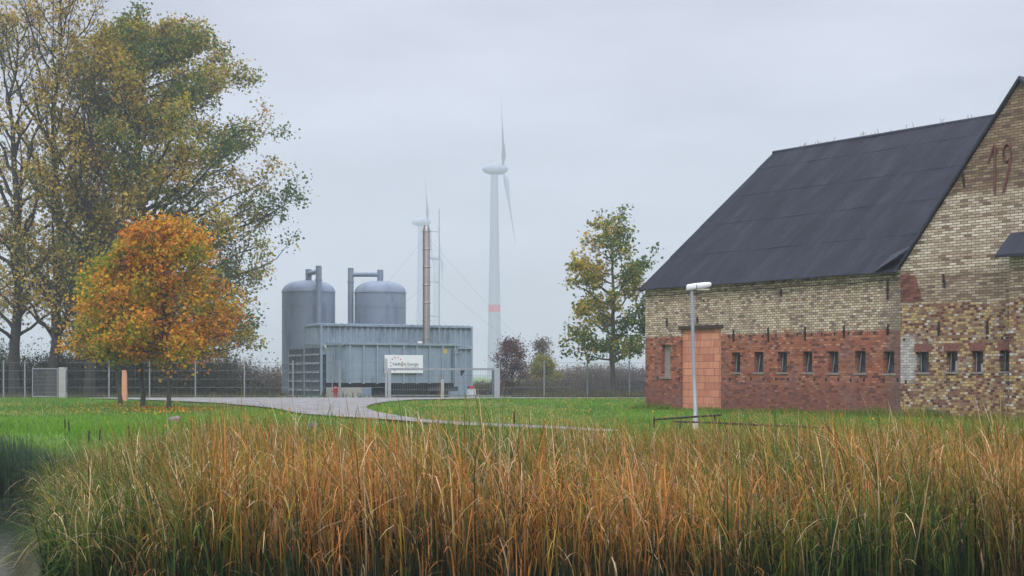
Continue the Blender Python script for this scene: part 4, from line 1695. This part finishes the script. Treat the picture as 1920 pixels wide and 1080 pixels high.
# small orange maples on the lawn
d1 = GD(769)
g = grow(31, 6.75, .085, 1.9, [(0, 1.2), (.22, 1.9), (.30, 2.3), (.47, 2.75), (.66, 2.55), (.84, 1.8), (.95, 1.0), (1, .3)], 50, .12, rv=(.55, 1.18), sub=8, twig=5, lpt=7, spread=.21,
         kfun=lambda p: .55 + .14 * math.sin(p[0] * 3.6 + 1) + .12 * math.sin(p[2] * 4.3 + p[0]), lean=(-.15, 0))
g.build('small_maple', (PX(317, d1), d1, 0), 'small orange and russet maple on the lawn before the fence', 'tree', M_BARKL, M_LEAF, ORANGE, .125)
d2 = GD(767.5)
g = grow(32, 5.9, .10, 1.8, [(0, .9), (.22, 1.7), (.38, 2.0), (.6, 1.7), (.85, 1.0), (1, .15)], 30, .12, sub=8, twig=5, lpt=9, spread=.19,
         kfun=lambda p: .36 + .18 * math.sin(p[0] * 2.1) + .1 * math.sin(p[2] * 2), lean=(-.35, 0))
g.build('small_maple', (PX(268, d2), d2, 0), 'small gold and orange maple with dark trunk, middle of the lawn trio', 'tree', M_BARKL, M_LEAF, ORANGE, .125)
d3 = GD(760.5)
g = grow(33, 6.0, .10, 1.9, [(0, .9), (.22, 1.7), (.38, 2.0), (.6, 1.7), (.85, 1.0), (1, .15)], 28, .12, sub=8, twig=5, lpt=9, spread=.20,
         kfun=lambda p: .20 + .15 * math.sin(p[0] * 2.1), lean=(-.4, 0))
g.build('small_maple', (PX(226, d3), d3, 0), 'small yellow green maple beside the light timber post', 'tree', M_BARKL, M_LEAF, ORANGE, .125)

# maple beside the barn
d4 = GD(745.5)
g = grow(41, 10.6, .17, 2.0, [(0, 1.6), (.16, 2.0), (.30, 2.7), (.46, 3.1), (.58, 2.5), (.72, 2.2), (.84, 1.7), (.93, .9), (1, .3)], 34, .16, sub=7, twig=5, lpt=9, spread=.21, lean=(-.3, 0),
         kfun=lambda p: .30 + .13 * math.sin(p[0] * 1.3 + p[2]) + .16 * (p[2] > 4.5) * (1 if p[0] < 1.2 else .4), dfun=lambda p: 1.0 if p[2] < 7.6 else (.6 if p[2] < 9 else .28), wob=.45)
g.build('maple_tree', (PX(1150, d4), d4, 0), 'slender green and gold maple beside the far barn corner', 'tree', M_BARKL, M_LEAF, MAPLE, .185)

# ================================================================== SHRUBS BEYOND THE FENCE
TWIG = [(0.115, 0.103, 0.106), (0.196, 0.138, 0.143), (0.196, 0.196, 0.106), (0.321, 0.23, 0.119)]
RUSS = [(0.092, 0.053, 0.057), (0.168, 0.088, 0.085), (0.252, 0.131, 0.095)]
YELL = [(0.14, 0.154, 0.03), (0.28, 0.266, 0.054), (0.35, 0.294, 0.072)]


def shrub(seed, px, d, H, wr, label, pal, dens, kf=.5, name='shrub', spread=.22, nl=22, leaf=.14, h0=.2, r0=.07):
    g = grow(seed, H, r0, h0, [(0, wr * .6), (.25, wr * .95), (.5, wr), (.75, wr * .8), (.95, wr * .35), (1, .1)], nl, .4, sub=6, twig=5, lpt=8 * dens, spread=spread, kfun=lambda p: kf)
    return g.build(name, (PX(px, d), d, -.25), label, 'shrub', M_BARK, M_LEAF, pal, leaf)


shrub(51, 960, 98.0, 3.75, 1.35, 'round russet shrub with dark stems beside the turbine tower', RUSS, 1.1, .4, r0=.09, h0=.5, leaf=.11)
shrub(52, 1018, 108.0, 2.4, 1.1, 'yellow green bush between the russet shrub and the grey hedgerow', YELL, 2.2, .5)
shrub(53, 1016, 112.0, 4.3, .7, 'thin bare sapling rising from the yellow bush', [(.12, .10, .07), (.2, .16, .09)], .35, .5, 'sapling')


def hedgerow(name, pts, pal, n, h, w, seed, tall, kind='stuff', label=None, twig=(.17, .145, .15)):
    """Twiggy mass of brambles, willow and blackthorn: many fine stems with sparse leaves."""
    r = np.random.default_rng(seed)
    P = np.array(pts)
    seg = np.linalg.norm(np.diff(P, axis=0), axis=1)
    cum = np.concatenate([[0], np.cumsum(seg)])
    s_ = r.uniform(0, cum[-1], n)
    bx = np.interp(s_, cum, P[:, 0]) + r.normal(0, w, n)
    by = np.interp(s_, cum, P[:, 1]) + r.normal(0, w, n)
    hm = h * (.45 + .70 * vnoise(s_, s_ * 0, .30, seed) + .35 * vnoise(s_, s_ * 0, 1.1, seed + 1))
    hh = hm * r.uniform(.55, 1.05, n) ** .7
    VV, CC = [], []
    np_ = 5
    a = r.uniform(0, 2 * np.pi, n)
    ln = r.uniform(.05, .35, n)
    ta = r.uniform(0, 2 * np.pi, n)
    wd = r.uniform(.008, .018, n)
    T = np.linspace(0, 1, np_)
    rows = np.empty((n, np_, 2, 3))
    for q, t in enumerate(T):
        cx_ = bx + np.cos(a) * ln * hh * t ** 1.6
        cy_ = by + np.sin(a) * ln * hh * t ** 1.6
        cz_ = -.25 + hh * t
        ww = wd * (1 - .75 * t)
        rows[:, q, 0] = np.stack([cx_ - np.cos(ta) * ww, cy_ - np.sin(ta) * ww, cz_], 1)
        rows[:, q, 1] = np.stack([cx_ + np.cos(ta) * ww, cy_ + np.sin(ta) * ww, cz_], 1)
    V = rows.reshape(-1, 3)
    b = (np.arange(n)[:, None] * np_ * 2 + np.arange(np_ - 1)[None, :] * 2).ravel()
    Fq = np.stack([b, b + 1, b + 3, b + 2], 1)
    colr = np.repeat(np.array([twig]) * r.uniform(.6, 1.4, (n, 1)), np_ * 2, axis=0)
    o = np_mesh(name, V, Fq, M_LEAF, None, colr)
    tag(o, label, None, None, kind)
    m_ = int(n * tall)
    i = r.integers(0, n, m_)
    t = r.uniform(.25, 1.0, m_)
    c = np.stack([bx[i] + np.cos(a[i]) * ln[i] * hh[i] * t ** 1.6, by[i] + np.sin(a[i]) * ln[i] * hh[i] * t ** 1.6, -.25 + hh[i] * t], 1) + r.normal(0, .10, (m_, 3))
    k = np.clip(vnoise(c[:, 0], c[:, 1], .5, seed + 4) * 1.1 - .05 + r.normal(0, .1, m_), 0, 1)
    leaf_cloud('leaves', c, k, M_LEAF, o, pal, .12, r)
    return o


hedgerow('hedgerow', [(PX(1030, 112), 112), (PX(1130, 115), 115), (PX(1260, 118), 118), (PX(1420, 120), 120)], TWIG, 5200, 2.35, .9, 61, 7)
hedgerow('hedgerow', [(PX(330, 112), 112), (PX(430, 110), 110), (PX(548, 108), 108)], TWIG, 2000, 2.3, .8, 62, 6)
hedgerow('low_brambles', [(PX(880, 103), 103), (PX(960, 104), 104), (PX(1040, 106), 106)], [(.06, .05, .04), (.09, .08, .04), (.13, .12, .05)], 1500, 1.15, .8, 63, 7)
hedgerow('undergrowth', [(PX(-120, 95), 95), (PX(40, 94), 94), (PX(150, 92), 92), (PX(330, 91), 91), (PX(420, 93), 93)], [(.03, .055, .022), (.05, .075, .028), (.10, .10, .035)], 4200, 3.2, 1.2, 64, 14, twig=(.07, .06, .05))
# coarse dry grass along the fence foot beyond the wire
n = 26000
fx_ = rng.uniform(-34, 16, n)
fy_ = rng.uniform(78, 112, n)
pal2 = np.array([(.10, .09, .045), (.14, .12, .06), (.07, .085, .03), (.11, .08, .05)])
cc = pal2[rng.integers(0, 4, n)] * rng.uniform(.7, 1.2, (n, 1))
okk = ~((fx_ > -16) & (fx_ < 0) & (fy_ > 79))
fx_, fy_, cc = fx_[okk], fy_[okk], cc[okk]
n = len(fx_)
tag(blades('rough_grass', fx_, fy_, ground_z(fx_, fy_), rng.uniform(.15, .5, n), np.full(n, .05), .4, cc, M_GRASS), kind='stuff')

# ================================================================== FALLEN LEAVES
n = 700
ang = rng.uniform(0, 2 * np.pi, n)
rad = np.abs(rng.normal(0, 1.9, n))
src = np.array([(PX(317, d1), d1), (PX(268, d2), d2), (PX(226, d3), d3), (PX(330, d1 - 3), d1 - 4)])[rng.choice(4, n, p=[.45, .2, .15, .2])]
lx_, ly_ = src[:, 0] + np.cos(ang) * rad, src[:, 1] + np.sin(ang) * rad
c = np.stack([lx_, ly_, ground_z(lx_, ly_) + rng.uniform(.03, .085, n)], 1)
fo = leaf_cloud('fallen_leaves', c, rng.uniform(.3, 1.0, n), M_LEAF, None, ORANGE, .085, rng, droop=0)
tag(fo, kind='stuff')
n = 900
lx_, ly_ = rng.uniform(-9, 12, n), rng.uniform(33, 72, n)
okk = ~in_poly(lx_, ly_, ROAD)
c = np.stack([lx_, ly_, ground_z(lx_, ly_) + .07], 1)[okk]
tag(leaf_cloud('fallen_leaves', c, rng.uniform(.3, 1, len(c)), M_LEAF, None, ORANGE, .07, rng, droop=0), kind='stuff')


# ================================================================== REEDS
def reed_bed(name, bx, by, bz, length, width, tilt0, bend, fold, colb, colt, mat, r, npt=8, wind=(-.10, 0)):
    """Strap leaves: each rises from its base, arches over and may fold near the tip."""
    n = len(bx)
    az = r.uniform(0, 2 * np.pi, n)
    tw = az + np.pi / 2 + r.normal(0, .25, n)
    P = np.empty((n, npt, 3))
    P[:, 0] = np.stack([bx, by, bz], 1)
    ft = r.uniform(.55, .92, n)
    b0 = r.uniform(.28, .66, n)
    fa = np.where(r.random(n) < fold, r.uniform(.6, 2.4, n), 0)
    T = np.linspace(0, 1, npt)
    ds = length / (npt - 1)
    for i in range(1, npt):
        t = T[i] - .5 / (npt - 1)
        th = tilt0 + bend * np.clip((t - b0) / (1 - b0), 0, 1) ** 1.15 + fa * np.clip((t - ft) / .16, 0, 1)
        st, ct = np.sin(th), np.cos(th)
        P[:, i] = P[:, i - 1] + np.stack([np.cos(az) * st + wind[0] * t * t, np.sin(az) * st + wind[1] * t * t, ct], 1) * ds[:, None]
    V = np.empty((n, npt, 2, 3))
    C = np.empty((n, npt, 2, 3))
    jit = r.uniform(.6, 1.4, (n, 1))
    sw = r.uniform(.30, .85, n)
    for i, t in enumerate(T):
        w = width * (1 - t) ** .55 * (.55 + .45 * min(1, t * 4)) * .5 + .0008
        dx = np.stack([np.cos(tw) * w, np.sin(tw) * w, np.zeros(n)], 1)
        V[:, i, 0] = P[:, i] - dx
        V[:, i, 1] = P[:, i] + dx
        m_ = np.clip((t - sw + .2) / .4, 0, 1)[:, None]
        cc = (colb * (1 - m_) + colt * m_) * jit
        C[:, i, 0] = cc
        C[:, i, 1] = cc
    b = (np.arange(n)[:, None] * npt * 2 + np.arange(npt - 1)[None, :] * 2).ravel()
    Fq = np.stack([b, b + 1, b + 3, b + 2], 1)
    return np_mesh(name, V.reshape(-1, 3), Fq, mat, None, C.reshape(-1, 3), smooth_=True)


M_REED = leaf_mat('reed_leaves', .32, .6, .12)
r = np.random.default_rng(99)
npl = 15500
k_ = np.concatenate([r.uniform(-.325, .60, npl)])
dd = np.sqrt(r.uniform(12.6 ** 2, 26.5 ** 2, npl))
# the left edge of the bed steps back raggedly from the open water
edge = -.320 + .02 * np.sin(dd * 1.3) + .012 * np.sin(dd * 3.1)
keep = k_ > edge
k_, dd = k_[keep], dd[keep]
bxp, byp = k_ * dd, dd
ht = .84 + .46 * vnoise(bxp, byp, .45, 11) + .26 * vnoise(bxp, byp, 1.3, 12) + .16 * (r.random(len(bxp)) < .06)
inl = np.clip((k_ - (-.320 + .02 * np.sin(dd * 1.3) + .012 * np.sin(dd * 3.1))) * dd / 2.2, 0, 1)     # metres in from the open water
ht *= (.58 + .42 * inl) * (1.0 - .10 * np.clip((dd - 19) / 5, 0, 1))
NLV = 8
ix = np.repeat(np.arange(len(bxp)), NLV)
n = len(ix)
bx = bxp[ix] + r.normal(0, .06, n)
by = byp[ix] + r.normal(0, .06, n)
bz = np.full(n, WATER - .05)
ln = ht[ix] * r.choice([1.12, .85, .62, .42], n, p=[.50, .24, .16, .10]) * r.uniform(.95, 1.42, n)
wd = r.uniform(.009, .022, n)
green = vnoise(bxp, byp, .55, 21) * .5 + vnoise(bxp, byp, 1.9, 22) * .5 - .10 * (dd < 15)
gsel = np.clip((green[ix] - .40) * 4.5 + .20 + r.normal(0, .30, n) + .10 + .35 * (1 - inl[ix]) + .22 * (k_[ix] < -.20), 0, 1)[:, None]
russ = np.clip((vnoise(bxp + 3.3, byp * .6, .42, 31) - .52) * 7 + .2, 0, 1)[ix][:, None] * (r.random((n, 1)) < .75)
cb_green = np.array([(.014, .052, .026)]) * (1 - .5 * r.random((n, 1))) + np.array([(.020, .016, .004)]) * r.random((n, 1))  # green sheathed leaf bases, darkened further to paint in shade between stems
cb_dry = np.array([(.028, .046, .022)]) * (1 - russ) + np.array([(.150, .062, .034)]) * russ
gsel = np.clip(gsel - .35 * russ, 0, 1)
ct_green = np.array([(.100, .155, .022)]); ct_dry = np.where(r.random((n, 1)) < .38, np.array([(.37, .245, .040)]), np.array([(.52, .205, .050)]))
straw = (r.random((n, 1)) < .12)
colb = cb_green * gsel + cb_dry * (1 - gsel)
colt = np.where(straw, np.array([(.64, .46, .25)]), ct_green * gsel + ct_dry * (1 - gsel))
til = np.abs(r.normal(0, .15, n)) + .10 * (1 - inl[ix])
ben = np.where(r.random(n) < .78, r.uniform(.8, 2.7, n), np.abs(r.normal(.2, .25, n))) + .5 * (1 - inl[ix]) * r.random(n)
rd_ = reed_bed('reeds', bx, by, bz, ln, wd, til, ben, .30, colb, colt, M_REED, r, npt=12, wind=(-.14 - .75 * (1 - inl[ix]) ** 2 * r.random(n), 0))
tag(rd_, 'bed of rust brown and green cattail reeds filling the pond', kind='stuff')
# dark rushes on the far bank beside the open water
n = 9000
rx_ = r.uniform(-17, -8.2, n)
ry_ = 26.2 + np.abs(r.normal(0, 1.2, n))
tp_ = np.clip((-8.0 - rx_) / 2.2, .25, 1)
cr_ = np.array([(.030, .065, .036), (.050, .085, .040), (.085, .085, .042)])[r.choice(3, n, p=[.55, .33, .12])]
tag(reed_bed('rushes', rx_, ry_, np.full(n, WATER - .1), (1.05 + .35 * r.random(n)) * (.55 + .45 * tp_), r.uniform(.010, .02, n), np.abs(r.normal(0, .10, n)), np.abs(r.normal(.15, .2, n)), .06, cr_, cr_ * 1.25, M_REED, r, 5),
    'dark green rushes along the far bank of the open water', kind='stuff')

# cattail seed heads standing above the leaves
M_CAT = plain('brown_seed_head', (.040, .024, .016), .9, var=.2, scale=20)
M_STEM = plain('green_stem', (.07, .09, .03), .7)
ct = empty('cattail', (0, 0, 0), 0, 'brown cattail seed head on an upright stem among the reeds', 'cattail', 'cattails among the reeds')
mb = MB()
mb.tube([(0, 0, 0), (.01, 0, .8), (.0, 0, 1.34)], [.006, .005, .003], 5)
st_o = mb.build('stem', M_STEM, ct)
mb = MB()
mb.tube([(.002, 0, 1.08), (.002, 0, 1.10), (.002, 0, 1.26), (.0, 0, 1.285)], [.006, .014, .014, .004], 8)
sh_o = mb.build('seed_head', M_CAT, ct)
cpos = [(126, 786, 27.6), (136, 790, 27.6), (162, 808, 26.5), (180, 806, 26), (1742, 792, 25), (1766, 790, 25), (248, 800, 25.5), (393, 789, 25), (441, 792, 25.5), (968, 772, 24), (1222, 782, 24.5), (410, 856, 18), (690, 850, 18.5), (812, 838, 19), (1105, 846, 18), (1385, 852, 18.5), (1478, 840, 19), (1610, 858, 17.5), (1820, 846, 18.5)]
for i, (px, py, d) in enumerate(cpos):
    if i == 0:
        o_ = ct
    else:
        o_ = ct.copy()
        COL.objects.link(o_)
        for ch in (st_o, sh_o):
            c_ = ch.copy()
            COL.objects.link(c_)
            c_.parent = o_
    o_.location = (PX(px, d), d, PZ(py, d) - 1.27)
    o_.rotation_euler = (random.uniform(-.06, .06), random.uniform(-.06, .06), random.uniform(0, 6))

# ================================================================== HAZE (one closed box of even air round everything)
mb = MB()
mb.box(-950, 950, -60, 1500, -2.8, 152)
m = bpy.data.materials.new('foggy_air')
m.use_nodes = True
t = m.node_tree
t.nodes.clear()
o = N(t, 'ShaderNodeOutputMaterial')
pv = N(t, 'ShaderNodeVolumePrincipled')
pv.inputs['Color'].default_value = (.80, .825, .88, 1)
pv.inputs['Density'].default_value = .0009
pv.inputs['Anisotropy'].default_value = .1
t.links.new(pv.outputs[0], o.inputs['Volume'])
tag(mb.build('haze', m), kind='stuff')
